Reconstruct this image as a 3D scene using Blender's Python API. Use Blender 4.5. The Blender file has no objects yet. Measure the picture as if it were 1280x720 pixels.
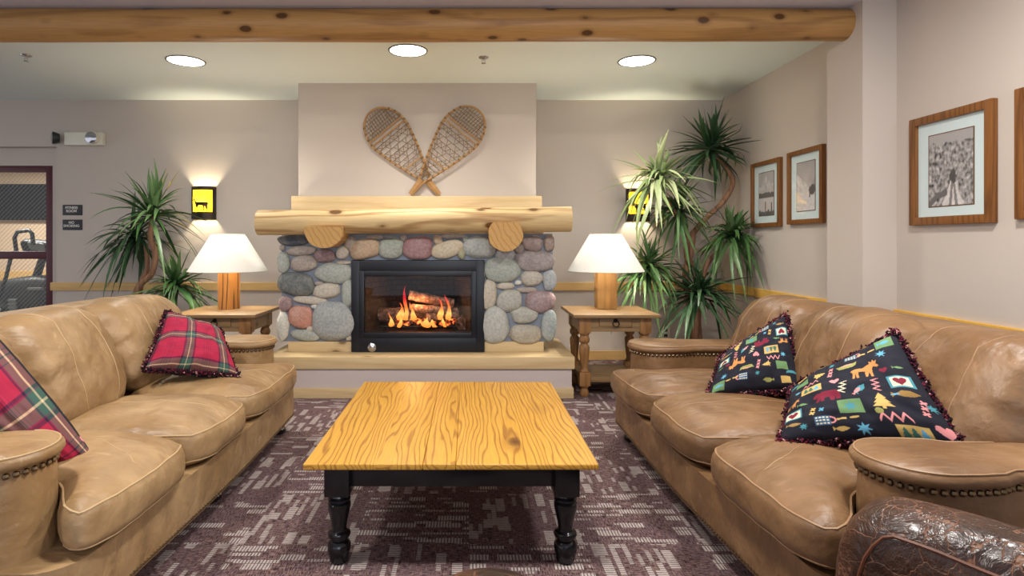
import bpy, bmesh, math, random
import numpy as np
from mathutils import Vector, Matrix, noise as mnoise

C = bpy.context.scene.collection
sc = bpy.context.scene
PI = math.pi

def S(r, g, b):
    f = lambda c: (c/255/12.92) if c/255 <= 0.04045 else ((c/255+0.055)/1.055)**2.4
    return (f(r), f(g), f(b))

# ------------------------------------------------------------------ camera
cam_d = bpy.data.cameras.new('camera')
cam = bpy.data.objects.new('camera', cam_d); C.objects.link(cam)
cam.location = (0, 0, 1.2); cam.rotation_euler = (PI/2, 0, 0)
cam_d.sensor_width = 36; cam_d.lens = 20.25
cam_d.shift_x = 54/1280; cam_d.shift_y = -58/1280
cam_d.clip_start = 0.05
sc.camera = cam
sc.view_settings.view_transform = 'Standard'
sc.view_settings.look = 'None'
sc.view_settings.exposure = 0.54
sc.view_settings.gamma = 1.0
sc.view_settings.use_curve_mapping = False

# ------------------------------------------------------------------ daylight from the open lobby behind the camera
W = bpy.data.worlds.new('lobby_light'); sc.world = W; W.use_nodes = True
bg = W.node_tree.nodes['Background']
bg.inputs[0].default_value = (0.86, 0.90, 1.0, 1); bg.inputs[1].default_value = 0.72

def area(name, loc, rot, size, size_y, energy, color, shape='RECTANGLE', spread=PI):
    d = bpy.data.lights.new(name, 'AREA'); d.energy = energy; d.color = color
    d.shape = shape; d.size = size; d.spread = spread
    if shape in ('RECTANGLE', 'ELLIPSE'): d.size_y = size_y
    o = bpy.data.objects.new(name, d); C.objects.link(o); o.location = loc; o.rotation_euler = rot
    return o
def point(name, loc, energy, color, radius=0.03):
    d = bpy.data.lights.new(name, 'POINT'); d.energy = energy; d.color = color; d.shadow_soft_size = radius
    o = bpy.data.objects.new(name, d); C.objects.link(o); o.location = loc
    return o
# window daylight, behind the camera
area('window_daylight', (1.2, -3.2, 1.4), (PI/2+0.3, 0, 0), 4.0, 1.8, 60, (0.86, 0.92, 1.0))
# unseen fill lamps added under the lobby ceiling, nearer than the log beam
for q, (lx, ly) in enumerate([(-1.9, 1.6), (0.1, 1.6), (1.6, 1.9)]):
    area('lobby_fill', (lx, ly, 2.66), (0, 0, 0), 0.24, 0.24, 34, (1.0, 0.96, 0.91), 'DISK')
DOWN_E, LAMP_E, SCONCE_E = 20, 19, 24
WARM = (1.0, 0.89, 0.74)

# ------------------------------------------------------------------ geometry helpers
class G:
    def __init__(s): s.v = []; s.f = []
    def add(s, vf, M=None):
        v, f = vf; o = len(s.v)
        if M is not None: v = [tuple(M @ Vector(p)) for p in v]
        s.v += [tuple(p) for p in v]; s.f += [tuple(i+o for i in q) for q in f]
        return s
    def map(s, fn): s.v = [tuple(fn(*p)) for p in s.v]; return s

def T(x=0, y=0, z=0, rx=0, ry=0, rz=0, s=None):
    M = Matrix.Translation((x, y, z)) @ Matrix.Rotation(rz, 4, 'Z') @ Matrix.Rotation(ry, 4, 'Y') @ Matrix.Rotation(rx, 4, 'X')
    if s is not None:
        if not hasattr(s, '__len__'): s = (s, s, s)
        M = M @ Matrix.Diagonal((s[0], s[1], s[2], 1))
    return M

def box(x0, x1, y0, y1, z0, z1, bev=0.0, seg=2):
    bm = bmesh.new(); bmesh.ops.create_cube(bm, size=1)
    for v in bm.verts:
        v.co = Vector(((x0+x1)/2+v.co.x*(x1-x0), (y0+y1)/2+v.co.y*(y1-y0), (z0+z1)/2+v.co.z*(z1-z0)))
    if bev > 0:
        bmesh.ops.bevel(bm, geom=bm.edges[:], offset=bev, segments=seg, affect='EDGES', profile=0.6)
    return bmout(bm)
def bmout(bm):
    bm.verts.ensure_lookup_table(); bm.verts.index_update()
    r = ([tuple(v.co) for v in bm.verts], [tuple(v.index for v in f.verts) for f in bm.faces])
    bm.free(); return r

def tube(pts, rad, n=10, caps=True):
    pts = [Vector(p) for p in pts]; m = len(pts)
    if not hasattr(rad, '__len__'): rad = [rad]*m
    v = []; f = []
    t0 = (pts[1]-pts[0]).normalized()
    a = Vector((0, 0, 1)) if abs(t0.z) < 0.9 else Vector((1, 0, 0))
    nrm = (a - t0*a.dot(t0)).normalized()
    for i in range(m):
        t = (pts[min(i+1, m-1)]-pts[max(i-1, 0)]).normalized()
        nrm = (nrm - t*nrm.dot(t)).normalized(); b = t.cross(nrm)
        for k in range(n):
            an = 2*PI*k/n
            v.append(tuple(pts[i] + (nrm*math.cos(an)+b*math.sin(an))*rad[i]))
    for i in range(m-1):
        for k in range(n):
            f.append((i*n+k, i*n+(k+1) % n, (i+1)*n+(k+1) % n, (i+1)*n+k))
    if caps:
        f.append(tuple(range(n))[::-1]); f.append(tuple((m-1)*n+k for k in range(n)))
    return v, f

def lathe(prof, n=24, cx=0, cy=0):
    v = []; f = []; m = len(prof)
    for r, z in prof:
        for k in range(n):
            a = 2*PI*k/n; v.append((cx+r*math.cos(a), cy+r*math.sin(a), z))
    for i in range(m-1):
        for k in range(n):
            f.append((i*n+k, i*n+(k+1) % n, (i+1)*n+(k+1) % n, (i+1)*n+k))
    f.append(tuple(range(n))[::-1]); f.append(tuple((m-1)*n+k for k in range(n)))
    return v, f

def prism(poly, d0, d1, axis='y'):
    n = len(poly)
    pt = {'y': lambda a, b, d: (a, d, b), 'z': lambda a, b, d: (a, b, d), 'x': lambda a, b, d: (d, a, b)}[axis]
    v = [pt(a, b, d0) for a, b in poly] + [pt(a, b, d1) for a, b in poly]
    f = [tuple(range(n))[::-1], tuple(range(n, 2*n))]
    f += [(i, (i+1) % n, n+(i+1) % n, n+i) for i in range(n)]
    return v, f

def qcube(n=12, p=5.0):
    """unit cube surface, n cells a side, pulled to a p-norm ball: a box with soft edges"""
    idx = {}; v = []; f = []
    def vid(i, j, k):
        if (i, j, k) not in idx:
            a = [2*i/n-1, 2*j/n-1, 2*k/n-1]
            L = sum(abs(c)**p for c in a)**(1/p)
            idx[(i, j, k)] = len(v); v.append(tuple(c/L for c in a))
        return idx[(i, j, k)]
    for i in range(n):
        for j in range(n):
            for k, fl in ((0, 1), (n, 0)):
                q = [(i, j), (i+1, j), (i+1, j+1), (i, j+1)]
                if fl: q = q[::-1]
                f.append(tuple(vid(a, b, k) for a, b in q))
                f.append(tuple(vid(k, a, b) for a, b in q))
                f.append(tuple(vid(b, k, a) for a, b in q))
    return v, f

def sphere(r=1, n=10, m=7):
    return lathe([(max(1e-4, r*math.sin(PI*i/m)), -r*math.cos(PI*i/m)) for i in range(m+1)], n)

# ------------------------------------------------------------------ object helpers
def mesh_obj(name, g, m, parent=None, off=(0, 0, 0), smooth=True, ang=40, recalc=True):
    if isinstance(g, tuple): g = G().add(g)
    ox, oy, oz = off
    me = bpy.data.meshes.new(name)
    me.from_pydata([(x-ox, y-oy, z-oz) for x, y, z in g.v], [], g.f)
    if recalc:
        bm = bmesh.new(); bm.from_mesh(me)
        bmesh.ops.recalc_face_normals(bm, faces=bm.faces[:]); bm.to_mesh(me); bm.free()
    if smooth:
        me.polygons.foreach_set('use_smooth', [True]*len(me.polygons))
        me.set_sharp_from_angle(angle=math.radians(ang))
    me.materials.append(m)
    o = bpy.data.objects.new(name, me); C.objects.link(o)
    if parent is not None: o.parent = parent
    return o

class Thing:
    """An Empty at the thing's base; parts are given in world coordinates"""
    def __init__(s, name, label, cat, loc=(0, 0, 0), group=None):
        o = bpy.data.objects.new(name, None); C.objects.link(o); o.location = loc
        o.empty_display_size = 0.1
        o['label'] = label; o['category'] = cat
        if group: o['group'] = group
        s.o = o; s.loc = loc
    def part(s, name, g, m, parent=None, label=None, **k):
        p = mesh_obj(name, g, m, parent or s.o, s.loc, **k)
        if label: p['label'] = label
        return p

def single(name, g, m, label, cat, loc=(0, 0, 0), group=None, **k):
    o = mesh_obj(name, g, m, None, loc, **k); o.location = loc
    o['label'] = label; o['category'] = cat
    if group: o['group'] = group
    return o
def struct(name, g, m, parent=None, **k):
    o = mesh_obj(name, g, m, parent, **k)
    if parent is None: o['kind'] = 'structure'
    return o
def px(x, y, d):
    """photo pixel at distance d -> world point (used to take measurements)"""
    s = 720/d
    return Vector(((x-586)/s, d, 1.2+(302-y)/s))

# ------------------------------------------------------------------ node helpers
class M:
    def __init__(s, name, rough=0.5, spec=0.5):
        s.m = bpy.data.materials.new(name); s.m.use_nodes = True
        s.t = s.m.node_tree; s.b = s.t.nodes['Principled BSDF']; s.out = s.t.nodes['Material Output']
        s.b.inputs['Roughness'].default_value = rough
        s.b.inputs['Specular IOR Level'].default_value = spec
    def n(s, typ, **props):
        nd = s.t.nodes.new(typ)
        for k, v in props.items(): setattr(nd, k, v)
        return nd
    def put(s, sock, val):
        if val is None: return
        if isinstance(val, bpy.types.NodeSocket): s.t.links.new(val, sock)
        elif hasattr(val, '__len__'):
            sock.default_value = tuple(val) + ((1,) if sock.type == 'RGBA' and len(val) == 3 else ())
        else: sock.default_value = val
    def coord(s, kind='Object'): return s.n('ShaderNodeTexCoord').outputs[kind]
    def mapping(s, vec, scale=(1, 1, 1), rot=(0, 0, 0), loc=(0, 0, 0)):
        nd = s.n('ShaderNodeMapping'); s.put(nd.inputs['Vector'], vec); nd.inputs['Scale'].default_value = scale
        nd.inputs['Rotation'].default_value = rot; nd.inputs['Location'].default_value = loc
        return nd.outputs[0]
    def noise(s, vec, scale=5, detail=3, rough=0.5, dist=0, out=0):
        nd = s.n('ShaderNodeTexNoise'); s.put(nd.inputs['Vector'], vec)
        nd.inputs['Scale'].default_value = scale; nd.inputs['Detail'].default_value = detail
        nd.inputs['Roughness'].default_value = rough; nd.inputs['Distortion'].default_value = dist
        return nd.outputs[out]
    def voro(s, vec, scale=5, feature='F1', out='Distance', rnd=1.0):
        nd = s.n('ShaderNodeTexVoronoi', feature=feature); s.put(nd.inputs['Vector'], vec)
        nd.inputs['Scale'].default_value = scale; nd.inputs['Randomness'].default_value = rnd
        return nd.outputs[out]
    def white(s, vec, out='Value'):
        nd = s.n('ShaderNodeTexWhiteNoise', noise_dimensions='3D'); s.put(nd.inputs['Vector'], vec); return nd.outputs[out]
    def math(s, op, a, b=0.0, c=0.0, clamp=False):
        nd = s.n('ShaderNodeMath', operation=op); nd.use_clamp = clamp
        for i, x in enumerate((a, b, c)): s.put(nd.inputs[i], x)
        return nd.outputs[0]
    def vmath(s, op, a, b=(0, 0, 0)):
        nd = s.n('ShaderNodeVectorMath', operation=op); s.put(nd.inputs[0], a); s.put(nd.inputs[1], b); return nd.outputs[0]
    def sep(s, v):
        nd = s.n('ShaderNodeSeparateXYZ'); s.put(nd.inputs[0], v); return nd.outputs
    def comb(s, x, y, z=0.0):
        nd = s.n('ShaderNodeCombineXYZ')
        for i, a in enumerate((x, y, z)): s.put(nd.inputs[i], a)
        return nd.outputs[0]
    def mix(s, fac, a, b, mode='MIX'):
        nd = s.n('ShaderNodeMix', data_type='RGBA', blend_type=mode)
        s.put(nd.inputs['Factor'], fac); s.put(nd.inputs[6], a); s.put(nd.inputs[7], b); return nd.outputs[2]
    def fmix(s, fac, a, b):
        nd = s.n('ShaderNodeMix', data_type='FLOAT'); s.put(nd.inputs[0], fac); s.put(nd.inputs[2], a); s.put(nd.inputs[3], b)
        return nd.outputs[0]
    def ramp(s, fac, stops, interp='LINEAR'):
        nd = s.n('ShaderNodeValToRGB'); s.put(nd.inputs[0], fac); cr = nd.color_ramp; cr.interpolation = interp
        while len(cr.elements) < len(stops): cr.elements.new(0.5)
        for e, (p, c) in zip(cr.elements, stops):
            e.position = p; e.color = tuple(c)+(1,) if hasattr(c, '__len__') else (c, c, c, 1)
        return nd.outputs[0]
    def rng(s, v, a, b, c=0.0, d=1.0):
        nd = s.n('ShaderNodeMapRange'); nd.clamp = True
        for i, x in enumerate((v, a, b, c, d)): s.put(nd.inputs[i], x)
        return nd.outputs[0]
    def color(s, c): s.put(s.b.inputs['Base Color'], c); return s
    def rough(s, r): s.put(s.b.inputs['Roughness'], r); return s
    def bump(s, h, strength=0.3, dist=0.01, prev=None):
        nd = s.n('ShaderNodeBump'); nd.inputs['Strength'].default_value = strength; nd.inputs['Distance'].default_value = dist
        s.put(nd.inputs['Height'], h)
        if prev is not None: s.put(nd.inputs['Normal'], prev)
        s.put(s.b.inputs['Normal'], nd.outputs[0]); return nd.outputs[0]

def plain(name, col, rough=0.5, metal=0.0, spec=0.5, vary=0.08, scale=20, bump=0.0):
    k = M(name, rough, spec)
    nz = k.noise(k.coord(), scale, 3)
    c2 = tuple(min(1, c*(1-vary*2)) for c in col); c1 = tuple(min(1, c*(1+vary)) for c in col)
    k.color(k.mix(nz, c2, c1)); k.b.inputs['Metallic'].default_value = metal
    if bump: k.bump(nz, bump, 0.005)
    return k.m

def paint(name, col):
    k = M(name, 0.75, 0.25)
    v = k.coord()
    k.color(k.mix(k.noise(v, 1.3, 2), tuple(c*0.96 for c in col), tuple(c*1.03 for c in col)))
    k.bump(k.noise(v, 160, 3), 0.10, 0.003)
    return k.m

def wood(name, light, dark, axis='x', rough=0.45, ring=22.0, wob=0.09, line=0.5, knots=0.0, knot_scale=4.0, coat=0.0, plank=0.0, plank_axis='x', stretch=0.12, sharp=0.1):
    """long grain along one axis with cathedral figure, fine fibres and optional knots"""
    k = M(name, rough, 0.35)
    co = k.sep(k.coord())
    ax = {'x': (0, 1, 2), 'y': (1, 0, 2), 'z': (2, 0, 1)}[axis]
    L, A, B = co[ax[0]], co[ax[1]], co[ax[2]]
    if plank:
        pi_ = k.math('FLOOR', k.math('DIVIDE', co['xyz'.index(plank_axis)], plank))
        sh = k.math('MULTIPLY', k.white(k.comb(pi_, 3.3, 1.7)), 7.0)
        L = k.math('ADD', L, sh)
    st = k.comb(k.math('MULTIPLY', L, stretch*10), k.math('MULTIPLY', A, 10), k.math('MULTIPLY', B, 10))
    w1 = k.noise(st, 0.55, 2, 0.5)
    w2 = k.noise(st, 1.6, 2, 0.5)
    ph = k.math('ADD', k.math('ADD', A, k.math('MULTIPLY', B, 0.6)), k.math('ADD', k.math('MULTIPLY', w1, wob*4), k.math('MULTIPLY', w2, wob*0.5)))
    wave = k.math('SINE', k.math('MULTIPLY', ph, ring*2*PI))
    lines = k.rng(wave, sharp, 1.0)
    fib = k.noise(k.comb(k.math('MULTIPLY', L, 6), k.math('MULTIPLY', A, 140), k.math('MULTIPLY', B, 140)), 1.0, 3)
    f = k.math('ADD', k.math('MULTIPLY', lines, line), k.math('MULTIPLY', k.rng(fib, 0.35, 0.75), 0.28), clamp=True)
    col = k.mix(f, light, dark)
    col = k.mix(k.rng(k.noise(k.coord(), 2.2, 2), 0.3, 0.75), col, tuple(c*1.0+0.0 for c in light), 'MULTIPLY') if False else col
    if knots:
        vv = k.comb(k.math('MULTIPLY', L, 0.55), A, B)
        d = k.voro(vv, knot_scale)
        nz = k.noise(k.coord(), 30, 2)
        d2 = k.math('ADD', d, k.math('MULTIPLY', nz, 0.03))
        kn = k.rng(d2, knots, knots+0.05, 1.0, 0.0)
        col = k.mix(kn, col, tuple(c*0.28 for c in dark))
        halo = k.rng(d2, knots+0.02, knots+0.16, 0.45, 0.0)
        col = k.mix(halo, col, tuple(c*0.75 for c in dark))
    k.color(col)
    k.bump(k.math('ADD', fib, k.math('MULTIPLY', lines, 0.4)), 0.12, 0.002)
    if coat:
        k.b.inputs['Coat Weight'].default_value = coat; k.b.inputs['Coat Roughness'].default_value = 0.3
    return k.m

def leather(name, base, worn, dark, rough=0.42, seed=0.0):
    k = M(name, rough, 0.45)
    v = k.vmath('ADD', k.coord(), (seed, seed*0.7, seed*1.3))
    big = k.rng(k.noise(v, 3.2, 4, 0.55, 0.1), 0.32, 0.7)
    mid = k.rng(k.noise(k.mapping(v, (1.0, 1.2, 1.1), (0.3, 0.2, 0.6)), 6, 4, 0.55, 0.1), 0.40, 0.75)
    col = k.mix(k.math('MULTIPLY', big, 0.75), base, worn)
    col = k.mix(k.math('MULTIPLY', mid, 0.42), col, dark)
    # faint pale scuffs
    sc_ = k.rng(k.noise(k.mapping(v, (3, 22, 16), (0.3, 0.4, 0.7)), 1.6, 4, 0.65, 0.2), 0.60, 0.74)
    col = k.mix(k.math('MULTIPLY', sc_, 0.35), col, tuple(min(1, c*1.35+0.03) for c in worn))
    k.color(col)
    k.rough(k.fmix(big, rough-0.06, rough+0.10))
    wr = k.noise(k.mapping(v, (5, 9, 7), (0.2, 0.1, 0.35)), 1.0, 3, 0.45, 0.2)
    grain = k.voro(v, 340)
    n1 = k.bump(wr, 0.5, 0.05)
    n2 = k.bump(k.noise(k.mapping(v, (16, 34, 22), (0.4, 0.2, 0.5)), 1.0, 4, 0.6, 0.3), 0.22, 0.012, n1)
    k.bump(grain, 0.12, 0.002, n2)
    return k.m

def vcol(name, rough=0.7, weave=0.0, spec=0.3):
    k = M(name, rough, spec)
    a = k.n('ShaderNodeVertexColor', layer_name='Col').outputs[0]
    k.color(a)
    if weave: k.bump(k.noise(k.coord(), 420, 2), weave, 0.002)
    return k.m

def emit(name, col, strength):
    k = M(name); k.b.inputs['Emission Strength'].default_value = strength
    k.put(k.b.inputs['Emission Color'], col); k.put(k.b.inputs['Base Color'], (0.8, 0.8, 0.8))
    return k.m

def glass(name, tint=(1, 1, 1), refl=1.0):
    k = M(name)
    tr = k.n('ShaderNodeBsdfTransparent'); tr.inputs[0].default_value = tint+(1,)
    gl = k.n('ShaderNodeBsdfGlossy'); gl.inputs['Roughness'].default_value = 0.02
    fr = k.n('ShaderNodeFresnel'); fr.inputs[0].default_value = 1.5
    mx = k.n('ShaderNodeMixShader')
    geo = k.n('ShaderNodeNewGeometry')
    k.put(mx.inputs[0], k.math('MULTIPLY', k.math('MULTIPLY', fr.outputs[0], refl, clamp=True), k.math('SUBTRACT', 1.0, geo.outputs['Backfacing']))); k.t.links.new(tr.outputs[0], mx.inputs[1]); k.t.links.new(gl.outputs[0], mx.inputs[2])
    k.t.links.new(mx.outputs[0], k.out.inputs[0])
    return k.m, k, mx

# ------------------------------------------------------------------ materials
WALL = paint('wall_paint', S(196, 185, 174))
CEIL = paint('ceiling_paint', S(222, 231, 227))
CEIL2 = paint('lobby_ceiling_paint', S(214, 214, 226))
PINE = wood('pale_pine', S(208, 184, 140), S(172, 132, 82), 'x', 0.55, 14, 0.05, 0.22, 0.085, 5.0)
PINE_RAIL = wood('rail_pine', S(216, 180, 118), S(184, 136, 76), 'x', 0.55, 14, 0.05, 0.25, 0.08, 4.0)
PINE_RAIL_Y = wood('side_rail_pine', S(232, 186, 90), S(205, 140, 60), 'y', 0.5, 14, 0.05, 0.25, 0.03, 4.0)
LOG = wood('peeled_log', S(208, 182, 132), S(140, 98, 52), 'x', 0.55, 9, 0.12, 0.6, 0.17, 7.0)
BEAM = wood('varnished_log', S(176, 134, 80), S(118, 78, 40), 'x', 0.45, 9, 0.09, 0.4, 0.15, 8.0)
LOGEND = wood('log_end', S(196, 154, 92), S(140, 98, 50), 'y', 0.6, 22, 0.03, 0.4, 0.0, sharp=0.4)
OAKY = wood('honey_pine_top', S(198, 148, 56), S(128, 76, 20), 'y', 0.42, 40, 0.07, 0.6, 0.07, 2.6, coat=0.12, plank=0.27, stretch=0.16, sharp=0.35)
STAND = wood('aged_pine', S(142, 114, 78), S(98, 72, 44), 'x', 0.5, 20, 0.06, 0.4, 0.08, 6.0)
STANDV = wood('aged_pine_leg', S(152, 110, 66), S(100, 66, 34), 'z', 0.5, 20, 0.06, 0.45, 0.09, 6.0)
POST = wood('lamp_post_wood', S(184, 124, 58), S(74, 40, 18), 'z', 0.5, 16, 0.06, 0.85, 0.0, sharp=0.45)
POST2 = wood('lamp_block_wood', S(178, 136, 78), S(130, 88, 44), 'z', 0.5, 14, 0.06, 0.5, 0.10, 6.0)
FRAMEW = wood('picture_frame_oak', S(132, 84, 40), S(72, 42, 18), 'z', 0.4, 40, 0.04, 0.5)
BLACKW = plain('black_painted_wood', S(18, 18, 22), 0.22, 0, 0.5, 0.2, 18, 0.1)
BLACKM = plain('black_steel', S(24, 27, 34), 0.38, 0.2, 0.5, 0.1, 30)
FIREBRICK = plain('soot_dark_liner', S(70, 58, 50), 0.8, 0, 0.2, 0.4, 6, 0.3)
RIB = plain('bronze_dark_metal', S(58, 46, 36), 0.45, 0.6)
WHITE_PL = plain('ivory_plastic', S(226, 222, 205), 0.4, 0, 0.5, 0.03)
CHROME = plain('chrome', S(200, 200, 205), 0.15, 1.0, 0.5, 0.02)
BRASS = plain('antique_brass_nail', S(120, 100, 74), 0.32, 0.9, 0.5, 0.15)
IRON = plain('iron_ring', S(40, 34, 30), 0.5, 0.7)
LEAL = leather('tan_leather_pale', S(146, 114, 75), S(180, 150, 110), S(94, 69, 43), 0.46, 1.3)
LEAR = leather('tan_leather', S(112, 81, 52), S(148, 114, 79), S(64, 43, 27), 0.42, 5.1)
STITCH = plain('pale_stitching', S(184, 154, 112), 0.6)
STITCHR = plain('leather_welt', S(158, 124, 90), 0.5)
GLASS, _, _ = glass('clear_glass')
SOIL = plain('dark_soil', S(46, 36, 28), 0.9, 0, 0.2, 0.3, 40, 0.6)
POT = plain('brown_basket', S(110, 78, 46), 0.8, 0, 0.3, 0.25, 60, 0.5)

# ================================================================== THE ROOM
BY, BRY, WX = 5.86, 5.236, 2.57           # back wall, chimney breast, right wall
H1, H2 = 2.64, 2.685                      # ceiling beyond the beam, lobby ceiling

def carpet_mat():
    k = M('patterned_carpet', 0.92, 0.12)
    co = k.sep(k.coord()); X, Y = co[0], co[1]
    tl = 0.457
    par = k.math('MODULO', k.math('ADD', k.math('ADD', k.math('FLOOR', k.math('DIVIDE', X, tl)), k.math('FLOOR', k.math('DIVIDE', Y, tl))), 200), 2)
    par = k.math('GREATER_THAN', par, 0.5)
    A = k.fmix(par, X, Y); B = k.fmix(par, Y, X)
    def layer(w, h, seed, thr, minlen, fill, stripe):
        row = k.math('FLOOR', k.math('DIVIDE', B, h))
        sh = k.white(k.comb(row, seed, 0.5))
        q = k.math('ADD', k.math('DIVIDE', A, w), sh)
        cell = k.math('FLOOR', q)
        r = k.white(k.comb(cell, row, seed+9.1)); r2 = k.white(k.comb(cell, row, seed+4.7))
        fx = k.math('FRACT', q); fy = k.math('FRACT', k.math('DIVIDE', B, h))
        m = k.math('MULTIPLY', k.math('GREATER_THAN', r, thr), k.math('LESS_THAN', fx, k.rng(r2, 0, 1, minlen, 0.97)))
        m = k.math('MULTIPLY', m, k.math('LESS_THAN', fy, fill))
        st = k.math('GREATER_THAN', k.math('FRACT', k.math('DIVIDE', A, stripe)), 0.42)
        return k.math('MULTIPLY', m, k.fmix(0.9, 1.0, st))
    m = layer(0.165, 0.062, 3.0, 0.62, 0.35, 0.62, 0.0125)
    m = k.math('MAXIMUM', m, layer(0.22, 0.05, 17.0, 0.74, 0.35, 0.42, 0.0125))
    m = k.math('MAXIMUM', m, k.math('MULTIPLY', layer(0.12, 0.040, 29.0, 0.70, 0.3, 0.42, 0.0125), 0.8))
    # pile: short streaks of plum, tan and grey yarn
    s1 = k.noise(k.comb(k.math('MULTIPLY', A, 240), k.math('MULTIPLY', B, 40), 0), 1.0, 2)
    s2 = k.noise(k.comb(k.math('MULTIPLY', A, 30), k.math('MULTIPLY', B, 230), 7.0), 1.0, 2)
    base = k.mix(k.rng(s1, 0.38, 0.64), S(44, 30, 33), S(122, 98, 98))
    base = k.mix(k.rng(s2, 0.56, 0.68, 0, 0.6), base, S(158, 132, 112))
    base = k.mix(k.rng(k.noise(k.coord(), 2.3, 2), 0.4, 0.65, 0, 0.35), base, S(88, 70, 80))
    lightc = k.mix(s1, S(132, 122, 118), S(196, 186, 180))
    k.color(k.mix(m, base, lightc))
    k.bump(k.math('ADD', s1, k.math('MULTIPLY', m, 0.6)), 0.35, 0.004)
    return k.m

struct('floor', box(-7.6, 3.0, -3.6, BY, -0.1, 0), carpet_mat(), smooth=False)
# back wall with the recessed door opening at the far left
DX, DZ = -4.195, 2.167
g = G(); g.add(box(DX, WX+0.15, BY, BY+0.1, 0, H2)); g.add(box(-7.6, DX, BY, BY+0.1, DZ, H2))
struct('wall_back', g, WALL, smooth=False)
g = G()
g.add(box(-4.306, DX+0.1, BY+0.1, BY+0.2, 0, 2.3)); g.add(box(-7.6, -4.306, BY+0.1, BY+0.2, 1.985, 2.3)); g.add(box(-7.6, -5.30, BY+0.1, BY+0.2, 0, 1.985))
struct('wall_recess', g, WALL, smooth=False)
struct('wall_chimney', box(-1.549, 0.611, BRY, BY, 0, H1), WALL, smooth=False)
g = G(); g.add(box(WX, WX+0.15, 3.62, BY, 0, H2)); g.add(box(WX+0.06, WX+0.15, -3.6, 3.54, 0, H2))
struct('wall_right', g, WALL, smooth=False)
struct('wall_pilaster', box(2.42, WX+0.08, 3.54, 3.89, 0, H2), WALL, smooth=False)
struct('ceiling', box(-7.6, WX+0.15, 3.71, BY+0.1, H1, H1+0.1), CEIL, smooth=False)
struct('ceiling_lobby', box(-7.6, WX+0.15, -3.6, 3.71, H2, H2+0.1), CEIL2, smooth=False)

# chair rails
def rail(name, g, m): return struct(name, g, m, smooth=False)
rail('trim_1', box(DX-0.05, -1.549, BY-0.022, BY, 0.704, 0.785, 0.004), PINE_RAIL)
rail('trim_2', box(0.611, WX-0.022, BY-0.022, BY, 0.704, 0.785, 0.004), PINE_RAIL)
rail('trim_3', box(WX-0.022, WX, 3.89, BY, 0.704, 0.785, 0.004), PINE_RAIL_Y)
rail('trim_4', box(WX+0.038, WX+0.06, -0.5, 3.54, 0.704, 0.785, 0.004), PINE_RAIL_Y)
rail('baseboard_back', box(0.9, WX-0.012, BY-0.014, BY, 0, 0.09, 0.003), PINE_RAIL)

# ------------------------------------------------------------------ log beam
def log_geo(x0, x1, y, z0, z1, r0, r1, seed, n=28, m=60, amp=0.035, flat=None, rend=0.0):
    v = []; f = []
    for i in range(m+1):
        t = i/m; x = x0+(x1-x0)*t; r = r0+(r1-r0)*t; zc = z0+(z1-z0)*t
        if rend:
            e = min(t, 1-t)*(x1-x0)
            if e < rend: r *= 0.93+0.07*math.sqrt(max(0, 1-(1-e/rend)**2))
        for k in range(n):
            a = 2*PI*k/n
            d = Vector((x*1.1, math.cos(a)*0.5+seed, math.sin(a)*0.5))
            rr = r*(1+amp*mnoise.noise(d)*1.6+amp*0.5*mnoise.noise(d*3.1))
            v.append((x, y+rr*math.cos(a), zc+rr*math.sin(a)))
    for i in range(m):
        for k in range(n):
            f.append((i*n+k, i*n+(k+1) % n, (i+1)*n+(k+1) % n, (i+1)*n+k))
    f.append(tuple(range(n))); f.append(tuple(m*n+k for k in range(n)))
    return v, f
single('ceiling_beam', log_geo(-7.2, 2.475, 3.70, 2.585, 2.592, 0.107, 0.100, 2.0, m=110, amp=0.03),
       BEAM, 'varnished peeled log beam running right across under the ceiling', 'beam', (0, 3.7, 2.59))

# ------------------------------------------------------------------ recessed ceiling lights
LIT = emit('lit_diffuser', (1.0, 0.97, 0.92), 9.0)
RIM = plain('grey_metal_rim', S(120, 112, 104), 0.4, 0.4)
for lab, x, y in (('round recessed ceiling light at the left, towards the emergency light', -2.255, 4.59),
                  ('round recessed ceiling light in the middle, above the snowshoes', -0.458, 4.34),
                  ('round recessed ceiling light at the right, towards the tall plant', 1.338, 4.59)):
    t = Thing('ceiling_light', lab, 'ceiling light', (x, y, H1), 'recessed ceiling lights')
    rim = [(0.134, -0.002), (0.137, -0.007), (0.147, -0.006), (0.150, 0.0), (0.134, 0.0)]
    n = 40; v = []; f = []
    for r, z in rim:
        for k in range(n): v.append((x+r*math.cos(2*PI*k/n), y+r*math.sin(2*PI*k/n), H1+z))
    for i in range(len(rim)-1):
        for k in range(n): f.append((i*n+k, i*n+(k+1) % n, (i+1)*n+(k+1) % n, (i+1)*n+k))
    t.part('trim_ring', (v, f), RIM)
    t.part('diffuser', lathe([(0.001, -0.0035), (0.10, -0.003), (0.123, -0.001), (0.123, 0.0)], 40, x, y), LIT) if False else t.part('diffuser', (lambda g: g.map(lambda a, b, c: (a, b, c+H1)))(G().add(lathe([(0.001, -0.004), (0.11, -0.0035), (0.1345, -0.002), (0.1345, 0.0)], 40, x, y))), LIT)
    d = bpy.data.lights.new('downlight', 'SPOT'); d.energy = DOWN_E*4; d.color = (1.0, 0.955, 0.89)
    d.spot_size = math.radians(140); d.spot_blend = 1.0; d.shadow_soft_size = 0.12
    o = bpy.data.objects.new('downlight', d); C.objects.link(o); o.location = (x, y, H1-0.03)

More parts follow.
